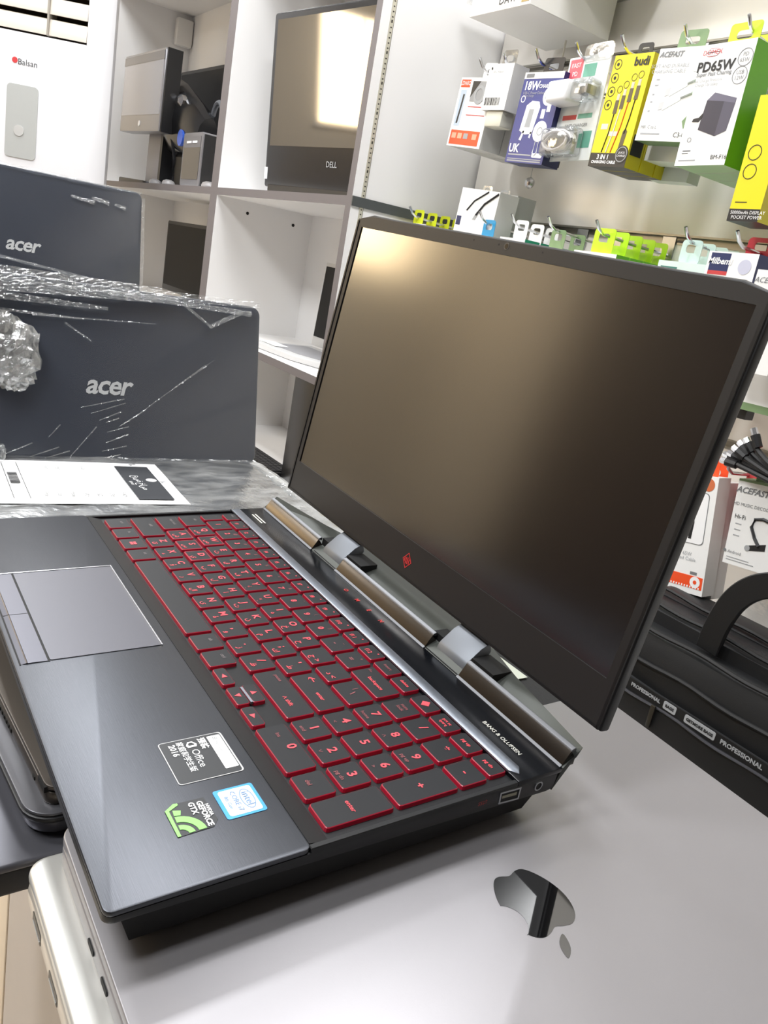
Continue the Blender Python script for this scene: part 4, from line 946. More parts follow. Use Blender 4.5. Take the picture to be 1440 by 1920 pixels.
# ================================================================== goods on the display wall
YBX = 0.97                                                   # front of the hung goods
def hook(x, ztip, label, yend=YBX - 0.014, groove=None, grp='chrome hooks of the display wall'):
    t = thing('wall_hook', label, 'hook', loc=(x, YW, ztip), group=grp)
    g = (groove if groove is not None else G0) - ztip
    MB().box(-0.014, 0.014, -0.0035, -0.001, -0.030, g + 0.003).build('back_plate', STEEL, t)
    L_ = YW - yend
    pts_ = [(0, -0.002, -0.024), (0, -L_ * 0.5, -0.022), (0, -L_ + 0.022, -0.018), (0, -L_ + 0.010, -0.012), (0, -L_, 0.0)]
    MB().tube(pts_, 0.0026, 8).build('prong', CHROME, t, smooth=True)
    return t
class Pack:
    """a hung carton; prints are placed in its own upright face"""
    def __init__(s, name, label, TL, TR, BL, y, depth, m_body, m_side=None, m_bottom=None, group=None, cat='box', h=None, dy=0.0):
        F_, s.w, s.h = frame_at(ay(*BL, y), ay(*TL, y), ay(*TR, y))
        F_ = T(0, dy, 0) @ F_
        if h: F_ = F_ @ T(0, 0, s.h - h); s.h = h
        s.t = thing(name, label, cat, matrix=F_, group=group); s.d = depth
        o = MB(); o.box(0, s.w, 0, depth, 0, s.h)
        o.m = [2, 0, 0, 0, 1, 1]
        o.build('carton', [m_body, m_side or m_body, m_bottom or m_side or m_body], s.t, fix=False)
    def pr(s, x0, x1, z0, z1, m, name='printed_panel', lift=0.0003, r=0):
        o = MB()
        if r: o.prism(rrect(x0 * s.w, x1 * s.w, z0 * s.h, z1 * s.h, r, 3), -lift, 0.0, 1)
        else: o.box(x0 * s.w, x1 * s.w, -lift, 0.0, z0 * s.h, z1 * s.h)
        return o.build(name, m, s.t)
    def poly(s, pts, m, name='printed_picture', lift=0.0004):
        return MB().prism([(x * s.w, z * s.h) for x, z in pts], -lift, 0.0, 1).build(name, m, s.t)
    def circ(s, x, z, r, m, ring=None, name='printed_badge', lift=0.0004, n=24):
        c = [(x * s.w + r * math.cos(2 * PI * k / n), z * s.h + r * math.sin(2 * PI * k / n)) for k in range(n)]
        if ring:
            c2 = [(x * s.w + (r - ring) * math.cos(2 * PI * k / n), z * s.h + (r - ring) * math.sin(2 * PI * k / n)) for k in range(n)]
            return MB().ring(c, c2, -lift, 0.0, 1).build(name, m, s.t)
        return MB().prism(c, -lift, 0.0, 1).build(name, m, s.t)
    def tx(s, txt, x, z, size, m, lift=0.0006, **kw): return ftext(txt, size, m, s.t, x * s.w, z * s.h, y=-lift, **kw)
    def line(s, pts, r, m, name='printed_cable'):
        return MB().tube([(x * s.w, -0.0004, z * s.h) for x, z in pts], r, 6).build(name, m, s.t)
    def tab(s, x, m, wid=0.036, hgt=0.022, hole=True, y=None):
        y = s.d * 0.3 if y is None else y
        o8_ = rrect(x * s.w - wid / 2, x * s.w + wid / 2, s.h - 0.002, s.h + hgt, 0.005, 3)
        c_, hw, hh = x * s.w, wid * 0.26, hgt * 0.2
        i8_ = rrect(c_ - hw, c_ + hw, s.h + hgt * 0.45 - hh, s.h + hgt * 0.45 + hh, min(hw, hh) * 0.9, 3)
        return MB().ring(o8_, i8_, y, y + 0.0008, 1).build('hang_tab', m, s.t)
    def side_tx(s, txt, y, z, size, m): return text(txt, size, m, s.t, basis((s.w + 0.0005, y * s.d, z * s.h), (0, 1, 0), (0, 0, 1), (1, 0, 0)), name='lettering')

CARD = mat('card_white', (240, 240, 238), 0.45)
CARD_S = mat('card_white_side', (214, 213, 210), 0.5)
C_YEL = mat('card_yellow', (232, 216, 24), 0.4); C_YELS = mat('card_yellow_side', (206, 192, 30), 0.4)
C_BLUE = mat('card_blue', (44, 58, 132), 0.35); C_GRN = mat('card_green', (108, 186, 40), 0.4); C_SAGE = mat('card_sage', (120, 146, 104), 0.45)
C_LIME = mat('card_lime', (190, 222, 40), 0.4); C_BLK = mat('card_black', (34, 34, 36), 0.4)
CLEAR = film('blister_clear', 0.12, 0.08, scale=8, milk=0.06)
C_OR = mat('card_orange', (240, 84, 40), 0.4)

HZ = 0.643
hx = [-1.155, -1.084, -0.998, -0.899, -0.800, -0.680, -0.576]
hn = ['the white and orange cable boxes', 'the small white box with a barcode', 'the blue charger box', 'the blister-packed charger', 'the yellow cable boxes', 'the white box with pale cables', 'the white and green charger box']
for x, n_ in zip(hx, hn): hook(x, HZ, 'chrome wall hook holding ' + n_)
# 1 white / orange cable box, two more behind it
G1 = 'white and orange cable boxes on one hook'
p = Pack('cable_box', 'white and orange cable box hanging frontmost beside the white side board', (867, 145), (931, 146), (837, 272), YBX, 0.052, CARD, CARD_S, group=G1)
p.pr(0.05, 0.92, 0.03, 0.24, C_OR); p.pr(0.03, 0.30, 0.86, 0.97, C_OR); p.tx('LDNIO', 0.165, 0.915, 0.011, PRINT_W)
p.pr(0.07, 0.24, 0.30, 0.82, mat('print_ice', (186, 200, 214), 0.4)); p.poly([(0.12, 0.34), (0.17, 0.34), (0.20, 0.62), (0.21, 0.76), (0.16, 0.76), (0.15, 0.60)], C_BLK)
p.pr(0.38, 0.95, 0.66, 0.95, mat('print_photo_grey', (150, 152, 154), 0.4)); p.circ(0.64, 0.76, 0.017, PRINT_LG, 0.006, lift=0.0009)
p.poly([(0.38, 0.72), (0.60, 0.95), (0.38, 0.95)], C_BLK, lift=0.0007)
for z in (0.46, 0.58): p.pr(0.38, 0.92, z, z + 0.012, PRINT_RED)
for i, x in enumerate((0.10, 0.28, 0.46, 0.72)): p.pr(x, x + 0.13, 0.12, 0.20, PRINT_LG if i == 2 else mat('print_pale_orange', (244, 170, 140), 0.4), lift=0.0007)
p.tab(0.60, CARD, 0.040, 0.030)
for i in (1, 2):
    q = Pack('cable_box', ('second', 'third')[i - 1] + ' white cable box behind the white and orange one on its hook', (867, 145), (931, 146), (837, 272), YBX, 0.052, CARD, CARD_S, group=G1, dy=0.054 * i)
    q.tab(0.6, CARD, 0.040, 0.030)
    if i == 2: MB().box(q.w, q.w + 0.0005, 0.005, 0.012, 0.02, 0.06).build('printed_stripe', PRINT_RED, q.t)
# 2 small white box with barcode
p = Pack('adapter_box', 'small white box with a barcode hanging before the blue box', (917, 121), (962, 118), (901, 206), YBX - 0.012, 0.038, CARD, CARD_S)
p.tx('\u25cf', 0.12, 0.90, 0.006, PRINT_K); p.tx('USB-C Adapter', 0.40, 0.83, 0.0055, PRINT_LG)
for x in (0.35, 0.72): p.tx('\u2713', x, 0.55, 0.007, PRINT_LG)
bcm = MB(); x = 0.1
while x < 0.72:
    w_ = R.choice((0.012, 0.02, 0.035)); bcm.box(x * p.w, (x + w_) * p.w, -0.0003, 0, p.h * 0.10, p.h * 0.27); x += w_ + R.choice((0.014, 0.024))
o = bcm.build('barcode', PRINT_K, p.t); o['kind'] = 'stuff'
MB().box(p.w * 0.2, p.w * 0.9, 0.004, 0.034, -0.028, 0).build('inner_tray', mat('tray_cream', (226, 224, 208), 0.4), p.t, bevel=0.003)
p.tab(0.55, CLEAR, 0.040, 0.026)
# 3 blue charger box
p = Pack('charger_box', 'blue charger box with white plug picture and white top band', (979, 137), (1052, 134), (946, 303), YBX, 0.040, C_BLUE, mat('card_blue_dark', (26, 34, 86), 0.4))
p.pr(0, 1.0, 0.93, 1.0, CARD); p.pr(0.05, 0.25, 0.945, 0.985, PRINT_G, lift=0.0007)
p.tx('18W', 0.25, 0.85, 0.020, PRINT_W, bold=0.0006); p.tx('CHARGER SET', 0.71, 0.845, 0.0085, PRINT_W, bold=0.0002)
p.tx('USB-C Power Delivery', 0.36, 0.775, 0.0065, PRINT_LG); p.tx('fast charge', 0.25, 0.745, 0.0055, PRINT_LG)
p.circ(0.10, 0.71, 0.006, PRINT_W, 0.0015)
p.circ(0.76, 0.74, 0.0155, PRINT_W); p.tx('WITH\nCABLE', 0.76, 0.745, 0.0065, PRINT_K, lift=0.0009)
p.poly([(0.20, 0.36), (0.24, 0.64), (0.36, 0.69), (0.55, 0.68), (0.60, 0.62), (0.54, 0.33), (0.36, 0.32)], PRINT_W); p.poly([(0.31, 0.40), (0.34, 0.60), (0.46, 0.60), (0.45, 0.40)], PRINT_LG, lift=0.0006)
p.poly([(0.24, 0.26), (0.30, 0.36), (0.34, 0.36), (0.30, 0.25)], PRINT_W); p.poly([(0.48, 0.29), (0.50, 0.35), (0.54, 0.35), (0.52, 0.28)], PRINT_W)
p.circ(0.74, 0.36, 0.0175, PRINT_W); p.circ(0.74, 0.36, 0.007, PRINT_LG, 0.0015, lift=0.0007)
for x in (0.66, 0.78): p.pr(x, x + 0.09, 0.50 + (x - 0.66) * 0.6, 0.60 + (x - 0.66) * 0.6, PRINT_W); 
p.line([(0.70, 0.26), (0.69, 0.12), (0.74, 0.09), (0.79, 0.12), (0.78, 0.28)], 0.0011, PRINT_W)
p.tx('UK', 0.17, 0.16, 0.020, PRINT_W, bold=0.0006); p.pr(0.05, 0.95, 0.015, 0.03, PRINT_LG); p.pr(0.05, 0.95, 0.04, 0.05, PRINT_LG); p.pr(0.05, 0.66, 0.085, 0.10, PRINT_LG); p.pr(0.68, 0.95, 0.07, 0.12, PRINT_W, r=0.003)
p.tab(0.55, C_BLK, 0.05, 0.026)
q = Pack('charger_box', 'grey-white charger box behind the blue charger box', (983, 140), (1056, 137), (950, 300), YBX + 0.045, 0.04, CARD_S, C_BLK)
# 4 blister pack: card with clear bubbles
p = Pack('blister_charger', 'blister card with white plug charger and coiled white cable', (1062, 112), (1140, 98), (1030, 303), YBX + 0.012, 0.002, mat('card_frost', (224, 228, 226), 0.5))
p.pr(0.04, 0.36, 0.80, 0.98, mat('print_pink_red', (206, 92, 104), 0.4)); p.tx('FAST', 0.2, 0.92, 0.010, PRINT_W); p.tx('PD', 0.2, 0.84, 0.010, PRINT_W)
p.pr(0.40, 0.70, 0.80, 0.92, mat('print_teal', (96, 160, 140), 0.4))
p.pr(0.12, 0.46, 0.40, 0.445, PRINT_RED); p.pr(0.50, 0.84, 0.405, 0.45, mat('print_teal', (96, 160, 140), 0.4)); p.tx('FAST CHARGER', 0.5, 0.34, 0.0075, PRINT_G)
p.pr(0.62, 0.92, 0.12, 0.28, mat('print_teal', (96, 160, 140), 0.4))
MB().box(p.w * -0.02, p.w * 0.52, -0.040, 0, p.h * 0.52, p.h * 0.73).build('plug_charger', mat('charger_white', (240, 240, 240), 0.3), p.t, bevel=0.006, seg=3)
MB().box(p.w * 0.50, p.w * 0.98, -0.034, 0, p.h * 0.54, p.h * 0.74).build('bubble', CLEAR, p.t, bevel=0.008, seg=3)
for xx in (0.62, 0.80): MB().box(p.w * xx, p.w * xx + 0.005, -0.026, -0.004, p.h * 0.60, p.h * 0.68).build('plug_pin', STEEL, p.t)
cc = [(p.w * 0.32 + 0.030 * math.cos(a_ * 0.5) * (1 + 0.12 * math.sin(a_ * 0.21)), -0.006 - 0.0011 * a_ * 0.35, p.h * 0.17 + 0.016 * math.sin(a_ * 0.5) * (1 + 0.1 * math.cos(a_ * 0.3))) for a_ in range(0, 64)]
MB().tube(cc, 0.0024, 6).build('coiled_cable', mat('cable_white', (238, 236, 236), 0.4), p.t, smooth=True)
MB().box(p.w * -0.04, p.w * 0.78, -0.032, 0, p.h * 0.02, p.h * 0.30).build('bubble', CLEAR, p.t, bevel=0.008, seg=3)
o = MB(); o.prism(rrect(p.w * 0.35, p.w * 1.02, p.h * 0.94, p.h * 1.10, 0.008, 3), -0.001, 0.001, 1).build('clear_flap', CLEAR, p.t)
# 5 yellow cable boxes
G5 = 'yellow cable boxes on one hook'
for i in range(3):
    p = Pack('cable_box', ('yellow cable box with four plugs pictured, frontmost on its hook', 'second yellow cable box back on the hook beside the blister card', 'third yellow cable box back on the hook beside the blister card')[i],
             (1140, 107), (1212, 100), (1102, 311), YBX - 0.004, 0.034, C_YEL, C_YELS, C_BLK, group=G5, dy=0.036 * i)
    o = MB(); o.box(p.w, p.w + 0.0005, 0.004, 0.030, 0.02, 0.05).build('printed_patch', C_BLK, p.t)
    p.tab(0.62, C_BLK, 0.03, 0.018)
    if i: continue
    p.pr(0, 1, 0, 0.125, C_BLK); p.tx('3 IN 1', 0.36, 0.085, 0.010, PRINT_W, bold=0.0003); p.tx('CHARGING CABLE', 0.40, 0.040, 0.0062, PRINT_W, bold=0.0002)
    p.tx('budi', 0.74, 0.93, 0.0175, PRINT_K, bold=0.0006)
    for z in (0.92, 0.80, 0.68, 0.56): p.circ(0.13, z, 0.0075, PRINT_K, 0.0010); p.circ(0.13, z, 0.0025, PRINT_K)
    for x, z in ((0.36, 0.62), (0.50, 0.66), (0.66, 0.72), (0.82, 0.74)):
        p.circ(x - 0.01, z + 0.075, 0.0055, PRINT_K, 0.0007)
        p.poly([(x - 0.035, z - 0.02), (x + 0.035, z - 0.02), (x + 0.035, z + 0.035), (x - 0.035, z + 0.035)], mat('print_steel', (196, 190, 170), 0.3))
        p.poly([(x - 0.05, z - 0.14), (x + 0.05, z - 0.14), (x + 0.045, z - 0.02), (x - 0.045, z - 0.02)], mat('print_bronze', (92, 80, 56), 0.4))
    p.line([(0.36, 0.48), (0.34, 0.3), (0.28, 0.13)], 0.0009, C_BLK); p.line([(0.50, 0.52), (0.46, 0.3), (0.40, 0.13)], 0.0009, PRINT_W)
    p.line([(0.66, 0.58), (0.62, 0.36), (0.52, 0.13)], 0.0009, PRINT_OR); p.line([(0.82, 0.60), (0.80, 0.44), (0.76, 0.30)], 0.0009, C_BLK)
    p.poly([(0.70, 0.15), (0.80, 0.15), (0.83, 0.32), (0.77, 0.35), (0.72, 0.32)], mat('print_bronze', (92, 80, 56), 0.4))
    p.circ(0.84, 0.115, 0.0135, C_BLK, lift=0.0007); p.circ(0.84, 0.115, 0.0115, PRINT_LG, 0.0012, lift=0.0009); p.tx('QUICK\nCHARGE', 0.84, 0.115, 0.0045, PRINT_W, lift=0.0011)
    p.pr(0.10, 0.28, 0.34, 0.39, mat('sticker_pink', (244, 214, 196), 0.4)); p.pr(0.36, 0.58, 0.28, 0.32, mat('sticker_pink', (244, 214, 196), 0.4))
# 6 white box with pale cables
p = Pack('cable_box', 'white cable box with two pale plugs pictured and green underside', (1234, 92), (1330, 85), (1190, 263), YBX - 0.006, 0.034, CARD, CARD_S, C_SAGE)
p.tx('ACEFAST', 0.26, 0.93, 0.0105, PRINT_G, bold=0.0003, shear=0.3); p.tx('SOFT AND DURABLE\nCHARGING CABLE', 0.30, 0.78, 0.0075, PRINT_LG); p.circ(0.84, 0.83, 0.012, mat('print_pale_grey', (222, 226, 232), 0.4))
for i, (x, z) in enumerate(((0.36, 0.53), (0.30, 0.38))):
    p.poly([(x, z - 0.045), (x + 0.09, z - 0.03), (x + 0.09, z + 0.05), (x, z + 0.035)], mat('print_pale_steel', (200, 202, 204), 0.3))
    p.poly([(x + 0.09, z - 0.05), (x + 0.40, z + 0.06), (x + 0.42, z + 0.13), (x + 0.09, z + 0.07)], mat('print_pale_grey2', (214, 218, 216), 0.4))
    p.line([(x + 0.40, z + 0.09), (x + 0.60, z + 0.14)], 0.002, mat('print_pale_grey2', (214, 218, 216), 0.4))
for z in (0.66, 0.60, 0.50, 0.42, 0.32): p.pr(0.10, 0.14 + 0.03 * (z > 0.55), z, z + 0.015, PRINT_LG)
p.tx('MFi  C to L', 0.22, 0.15, 0.0065, PRINT_G); p.pr(0.08, 0.48, 0.07, 0.085, PRINT_LG); p.tx('C3-01', 0.90, 0.07, 0.010, PRINT_K)
p.poly([(0.86, 0.22), (1.0, 0.34), (1.0, 0.16), (0.92, 0.14)], C_SAGE); p.tab(0.5, C_SAGE, 0.05, 0.026)
q = Pack('cable_box', 'white box whose lower end shows under the pale cable box', (1250, 120), (1322, 116), (1198, 300), YBX + 0.036, 0.045, CARD, CARD_S, CARD)
q = Pack('cable_box', 'frosted white box hanging behind the white and green charger box', (1262, 140), (1338, 136), (1215, 337), YBX + 0.09, 0.03, mat('card_frost', (224, 228, 226), 0.5), CARD_S, CARD)
# 7 white and green charger box
G7 = 'white and green charger boxes on one hook'
for i in range(3):
    p = Pack('charger_box', ('white charger box with green side and dark plug pictured, frontmost', 'second white and green charger box back on its hook', 'third white and green charger box back on its hook')[i],
             (1337, 84), (1440, 68), (1264, 311), YBX - 0.012, 0.050, CARD, C_GRN, mat('card_mint', (176, 206, 164), 0.4), group=G7, dy=0.052 * i)
    p.tab(0.60, C_LIME, 0.05, 0.028)
    if i: continue
    p.pr(0.08, 0.34, 0.90, 0.965, mat('print_badge_red', (196, 92, 92), 0.4), r=0.006); p.pr(0.085, 0.335, 0.905, 0.96, PRINT_W, lift=0.0005, r=0.005); p.tx('DOMEX', 0.21, 0.932, 0.009, PRINT_RED, lift=0.0008)
    p.tx('PD65W', 0.33, 0.815, 0.0185, PRINT_K, bold=0.0005); p.tx('Super Fast Charing', 0.33, 0.757, 0.0075, PRINT_G, bold=0.0001); p.tx('Fast Charge Protocol\nCharge Up Safely', 0.24, 0.69, 0.0055, PRINT_LG)
    p.circ(0.86, 0.86, 0.0115, PRINT_G, 0.0008); p.tx('PD\n65W', 0.86, 0.86, 0.0072, PRINT_G); p.circ(0.84, 0.72, 0.0115, PRINT_G, 0.0008); p.tx('USB\n12W', 0.84, 0.72, 0.0072, PRINT_G)
    dk = mat('print_charger_dark', (58, 56, 70), 0.35); dk2 = mat('print_charger_side', (82, 80, 96), 0.35); dk3 = mat('print_charger_top', (104, 102, 120), 0.35)
    p.poly([(0.30, 0.30), (0.34, 0.54), (0.68, 0.52), (0.66, 0.24)], dk); p.poly([(0.66, 0.24), (0.68, 0.52), (0.90, 0.50), (0.86, 0.28)], dk2, lift=0.00045)
    p.poly([(0.34, 0.54), (0.46, 0.60), (0.90, 0.54), (0.90, 0.50), (0.68, 0.52)], dk3, lift=0.0005); p.poly([(0.14, 0.37), (0.16, 0.395), (0.26, 0.40), (0.33, 0.44), (0.33, 0.40), (0.27, 0.365)], C_BLK, lift=0.0006)
    p.tx('O', 0.18, 0.215, 0.010, PRINT_G); p.pr(0.10, 0.26, 0.12, 0.13, PRINT_G); p.pr(0.10, 0.22, 0.10, 0.108, PRINT_G); p.tx('BM-F16', 0.85, 0.065, 0.0085, PRINT_K); p.pr(0.06, 0.4, 0.04, 0.05, PRINT_LG)
# 8 yellow power bank box cut by the frame
hook(-0.455, HZ, 'chrome wall hook holding the yellow power bank box')
p = Pack('power_bank_box', 'yellow power bank box at the right edge beside the green-sided box', (1437, 178), (1500, 172), (1394, 297), YBX - 0.02, 0.06, C_YEL, C_YELS, C_BLK, h=0.16)
p.pr(0, 1, 0, 0.10, C_BLK); p.tx('50000mAh DISPLAY\nPOCKET POWER', 0.62, 0.05, 0.0062, PRINT_W); p.circ(0.32, 0.40, 0.010, PRINT_K, 0.001); p.circ(0.32, 0.55, 0.010, PRINT_K, 0.001); p.pr(0.12, 0.5, 0.15, 0.158, PRINT_K); p.tab(0.5, C_LIME, 0.05, 0.02)
q = Pack('charger_box', 'black and green box end below the yellow power bank box', (1445, 200), (1500, 195), (1410, 318), YBX + 0.045, 0.05, C_BLK, C_GRN, C_BLK, h=0.14)

# security tag on a string
t = thing('security_tag', 'round silver tag hanging on a clear string below the blue charger box', 'tag', loc=ay(993, 343, 1.12))
d = MB(); d.loft([[(0.0105 * s_ * math.cos(2 * PI * k / 18), y_, 0.0115 * s_ * math.sin(2 * PI * k / 18)) for k in range(18)] for s_, y_ in ((0.3, -0.008), (0.8, -0.006), (1, 0.0), (0.8, 0.006))])
d.build('disc', CHROME, t, smooth=True); MB().tube([(0, 0, 0.01), (0.0, 0.0, 0.05), (0.004, 0.02, 0.10)], 0.0006, 5).build('string', PRINT_LG, t)
q0, q1 = ay(1074, 20, 1.10), ay(1052, 118, 1.10)
t = MB().tube([q0, q1], 0.0022, 6).build('clear_string', mat('string_white', (226, 222, 214), 0.4)); tag(t, 'white vertical string hanging between carton and hooks', 'string')

# lower row: chains of tabbed packs seen over the top of the screen
HL = 0.366
G_ = G0 - GP
def chain(x, n, th, wbox, hbox, mb_, ms_, mt_, names, grp, y0=YBX, ztop=0.322, tabh=0.034, tabw=0.036, cat='box', xo=0.0, first=None, tab_hole=True):
    for i in range(n):
        t = thing('tabbed_box', names[i], cat, loc=(x + xo - wbox / 2, y0 + i * th, ztop - hbox), group=grp)
        b = first if (i == 0 and first) else mb_
        o = MB(); o.box(0, wbox, 0, th * 0.93, 0, hbox); o.m = [0, 0, 0, 0, 1, 1]
        o.build('carton', [b, ms_], t, fix=False)
        cx = wbox / 2 - xo
        o8_ = rrect(cx - tabw / 2, cx + tabw / 2, hbox - 0.001, hbox + tabh, 0.006, 3); i8_ = rrect(cx - tabw * 0.26, cx + tabw * 0.26, hbox + tabh * 0.45, hbox + tabh * 0.80, 0.004, 3)
        MB().ring(o8_, i8_, th * 0.4, th * 0.4 + 0.0008, 1).build('hang_tab', mt_, t)
        yield t
ORD = ['frontmost', 'second', 'third', 'fourth', 'fifth']
def names(txt, n): return [ORD[i] + ' ' + txt for i in range(n)]
C_NEON = mat('tab_neon_yellow', (226, 236, 40), 0.35); C_NLIME = mat('tab_neon_lime', (190, 236, 36), 0.35)
low = [(-1.300, 'the neon yellow tabs'), (-1.060, 'the blue tab'), (-0.967, 'the white tabs'), (-0.871, 'the sage tabs'), (-0.758, 'the lime tabs'), (-0.583, 'the mint tabs'), (-0.497, 'the red tabs')]
for x, n_ in low: hook(x, HL, 'chrome hook in the lower row holding ' + n_, groove=G_)
list(chain(-1.300, 4, 0.036, 0.085, 0.15, CARD, C_YELS, C_NEON, names('white and yellow box of the neon yellow tabbed row', 4), 'neon yellow tabbed boxes', ztop=0.334, tabh=0.03, xo=0.01))
list(chain(-1.060, 1, 0.04, 0.075, 0.15, CARD, mat('card_sky', (44, 150, 200), 0.4), mat('tab_blue', (24, 140, 190), 0.4), ['white and sky-blue box with a blue tab'], None, ztop=0.322))
list(chain(-0.967, 3, 0.04, 0.070, 0.15, CARD, mat('card_teal', (30, 150, 120), 0.4), mat('tab_white', (240, 242, 242), 0.35), names('white box of the white tabbed row with teal sides', 3), 'white tabbed boxes with teal sides', ztop=0.326))
list(chain(-0.871, 2, 0.05, 0.080, 0.15, CARD, C_SAGE, C_SAGE, names('white box of the sage green tabbed row', 2), 'sage tabbed boxes', ztop=0.316))
list(chain(-0.758, 5, 0.034, 0.095, 0.15, C_GRN, C_GRN, C_NLIME, names('green box of the round lime tabbed row', 5), 'lime tabbed boxes', ztop=0.318, tabh=0.040, tabw=0.046, first=CARD))
for t in chain(-0.583, 4, 0.032, 0.085, 0.15, mat('card_mint_white', (214, 232, 226), 0.4), mat('card_mint_white', (214, 232, 226), 0.4), mat('tab_mint', (196, 220, 212), 0.4), names('pale mint box of the mint tabbed row', 4), 'mint tabbed boxes', ztop=0.318):
    if t['label'].startswith('front'):
        MB().box(0.006, 0.036, -0.0004, 0, 0.128, 0.142).build('printed_panel', mat('print_dark_teal', (60, 120, 110), 0.4), t); ftext('ACEFAST', 0.006, PRINT_W, t, 0.021, 0.135, y=-0.0007)
list(chain(-0.497, 2, 0.05, 0.05, 0.10, PRINT_RED, PRINT_RED, mat('tab_red', (186, 40, 58), 0.4), names('red box of the red tabbed row', 2), 'red tabbed boxes', ztop=0.336, tabh=0.032, tabw=0.05, y0=YBX + 0.035))
p = Pack('adapter_box', 'white adapter box with navy logo patch and cable lettering', (1338, 471), (1432, 478), (1318, 520), YBX - 0.02, 0.04, CARD, mat('card_navy', (30, 44, 92), 0.4), h=0.13)
p.pr(0.06, 0.46, 0.80, 0.985, mat('card_navy', (30, 44, 92), 0.4)); p.pr(0.06, 0.46, 0.76, 0.80, PRINT_RED); p.tx('Milbemi', 0.26, 0.90, 0.012, PRINT_W, bold=0.0003, shear=0.2)
p.circ(0.78, 0.86, 0.010, mat('print_lilac', (196, 198, 216), 0.4)); p.tx('AQUA Type-C to Audio &', 0.42, 0.68, 0.0072, PRINT_K, shear=0.2)
p = Pack('adapter_box', 'white rounded box with grey lettering at the right edge, before the red tabs', (1424, 505), (1500, 512), (1410, 545), YBX - 0.05, 0.03, CARD, CARD_S, h=0.13)
p.tx('ACEFAST', 0.35, 0.90, 0.010, PRINT_G, shear=0.3)
# cable box leaning between the rows
p = Pack('cable_box', 'white box picturing two black cables, set high beside the white side board', (873, 352), (944, 362), (850, 430), YBX + 0.02, 0.05, CARD, CARD_S, h=0.16)
p.line([(0.25, 0.74), (0.40, 0.86), (0.72, 0.985)], 0.0016, C_BLK); p.line([(0.52, 0.70), (0.68, 0.84), (0.98, 0.975)], 0.0022, C_BLK); p.poly([(0.44, 0.64), (0.52, 0.64), (0.58, 0.72), (0.52, 0.74)], PRINT_LG); p.pr(0.02, 0.14, 0.55, 0.66, mat('card_navy', (30, 44, 92), 0.4))
p.tab(0.5, CLEAR, 0.03, 0.01)
q = Pack('cable_box', 'grey-white box standing behind the box with two black cables', (905, 360), (975, 368), (885, 435), YBX + 0.075, 0.05, CARD_S, mat('card_grey', (172, 174, 172), 0.5), h=0.16)
q.tab(0.5, CLEAR, 0.03, 0.01)
# upper shelf with carton
t = thing('wall_shelf', 'clear glass shelf high on the display wall carrying a white carton', 'shelf', loc=(-0.6, 1.05, 0.778))
MB().box(-0.72, 1.6, -0.03, 0.099, 0.0, 0.006).build('glass', film('shelf_glass', 0.10, 0.04, scale=1, milk=0.10), t)
for x in (-0.62, 0.0, 0.62): MB().box(x, x + 0.02, -0.02, 0.099, -0.016, -0.0002).build('bracket', STEEL, t)
a, b = ay(880, 33, 0.93), ay(993, 8, 0.93)
t = thing('carton', 'white carton with black lettering jutting out at the top of the display wall', 'box', loc=(a.x, 0.93, a.z))
MB().box(0, b.x - a.x, 0, 0.205, 0, 0.10).build('carton_body', mat('carton_white', (238, 236, 232), 0.5), t, bevel=0.001, seg=1)
ftext('DAV.', 0.020, PRINT_K, t, (b.x - a.x) * 0.62, 0.016, y=-0.0006); MB().box((b.x - a.x) * 0.86, (b.x - a.x) * 0.98, -0.0005, 0, 0.006, 0.016).build('printed_patch', mat('print_gold', (176, 150, 92), 0.4), t)
a2 = ay(1000, 8, 0.99)
t = tag(MB().box(a2.x, a2.x + 0.16, 0.99, 1.14, 0.785, 0.87).build('carton', mat('carton_greige', (196, 190, 182), 0.5), bevel=0.001, seg=1), 'greige carton beside the white carton on the glass shelf', 'box')

# lowest row at the right
G2 = G0 - 2 * GP
hook(ay(1372, 870, YBX)[0], 0.062, 'chrome hook in the lowest row holding the tall white and orange cable box', groove=G2 + 0.0)
hook(-0.32, 0.078, 'chrome hook in the lowest row holding the white decoder box', groove=G2 + 0.02)
p = Pack('cable_box', 'tall white cable box with orange foot band and orange tab', (1300, 892), (1384, 905), (1238, 1097), YBX, 0.030, CARD, CARD_S)
p.pr(0.02, 0.97, 0.05, 0.155, C_OR); p.circ(0.80, 0.105, 0.0085, PRINT_W); p.circ(0.80, 0.105, 0.003, C_OR, lift=0.0006)
for i in range(14): p.pr(0.04 + i * 0.065, 0.07 + i * 0.065, 0.052, 0.068, PRINT_W, 'printed_dot', lift=0.0005)
p.circ(0.80, 0.93, 0.0095, mat('print_copper', (206, 112, 70), 0.4)); p.pr(0.20, 0.86, 0.42, 0.86, PRINT_G, r=0.006); p.pr(0.215, 0.845, 0.426, 0.854, PRINT_W, lift=0.0005, r=0.006)
p.poly([(0.50, 0.46), (0.57, 0.46), (0.60, 0.60), (0.56, 0.70), (0.64, 0.74), (0.56, 0.74), (0.50, 0.62)], C_BLK, lift=0.0007); p.poly([(0.50, 0.70), (0.63, 0.70), (0.64, 0.82), (0.54, 0.82)], mat('print_bronze', (92, 80, 56), 0.4), lift=0.0008)
p.tx('PD 65W\nBraided Cable', 0.45, 0.31, 0.0075, PRINT_LG); p.pr(0.66, 0.82, 0.165, 0.19, PRINT_G); p.tab(0.55, C_OR, 0.050, 0.030)
q = Pack('cable_box', 'white box in clear film behind the tall white and orange box', (1318, 900), (1402, 915), (1255, 1100), YBX + 0.033, 0.03, CARD, CARD_S); q.tab(0.5, C_OR, 0.05, 0.026)
p = Pack('decoder_box', 'white music decoder box with a short black adapter pictured and green top', (1399, 904), (1500, 926), (1354, 1053), YBX - 0.02, 0.035, CARD, CARD_S, C_SAGE)
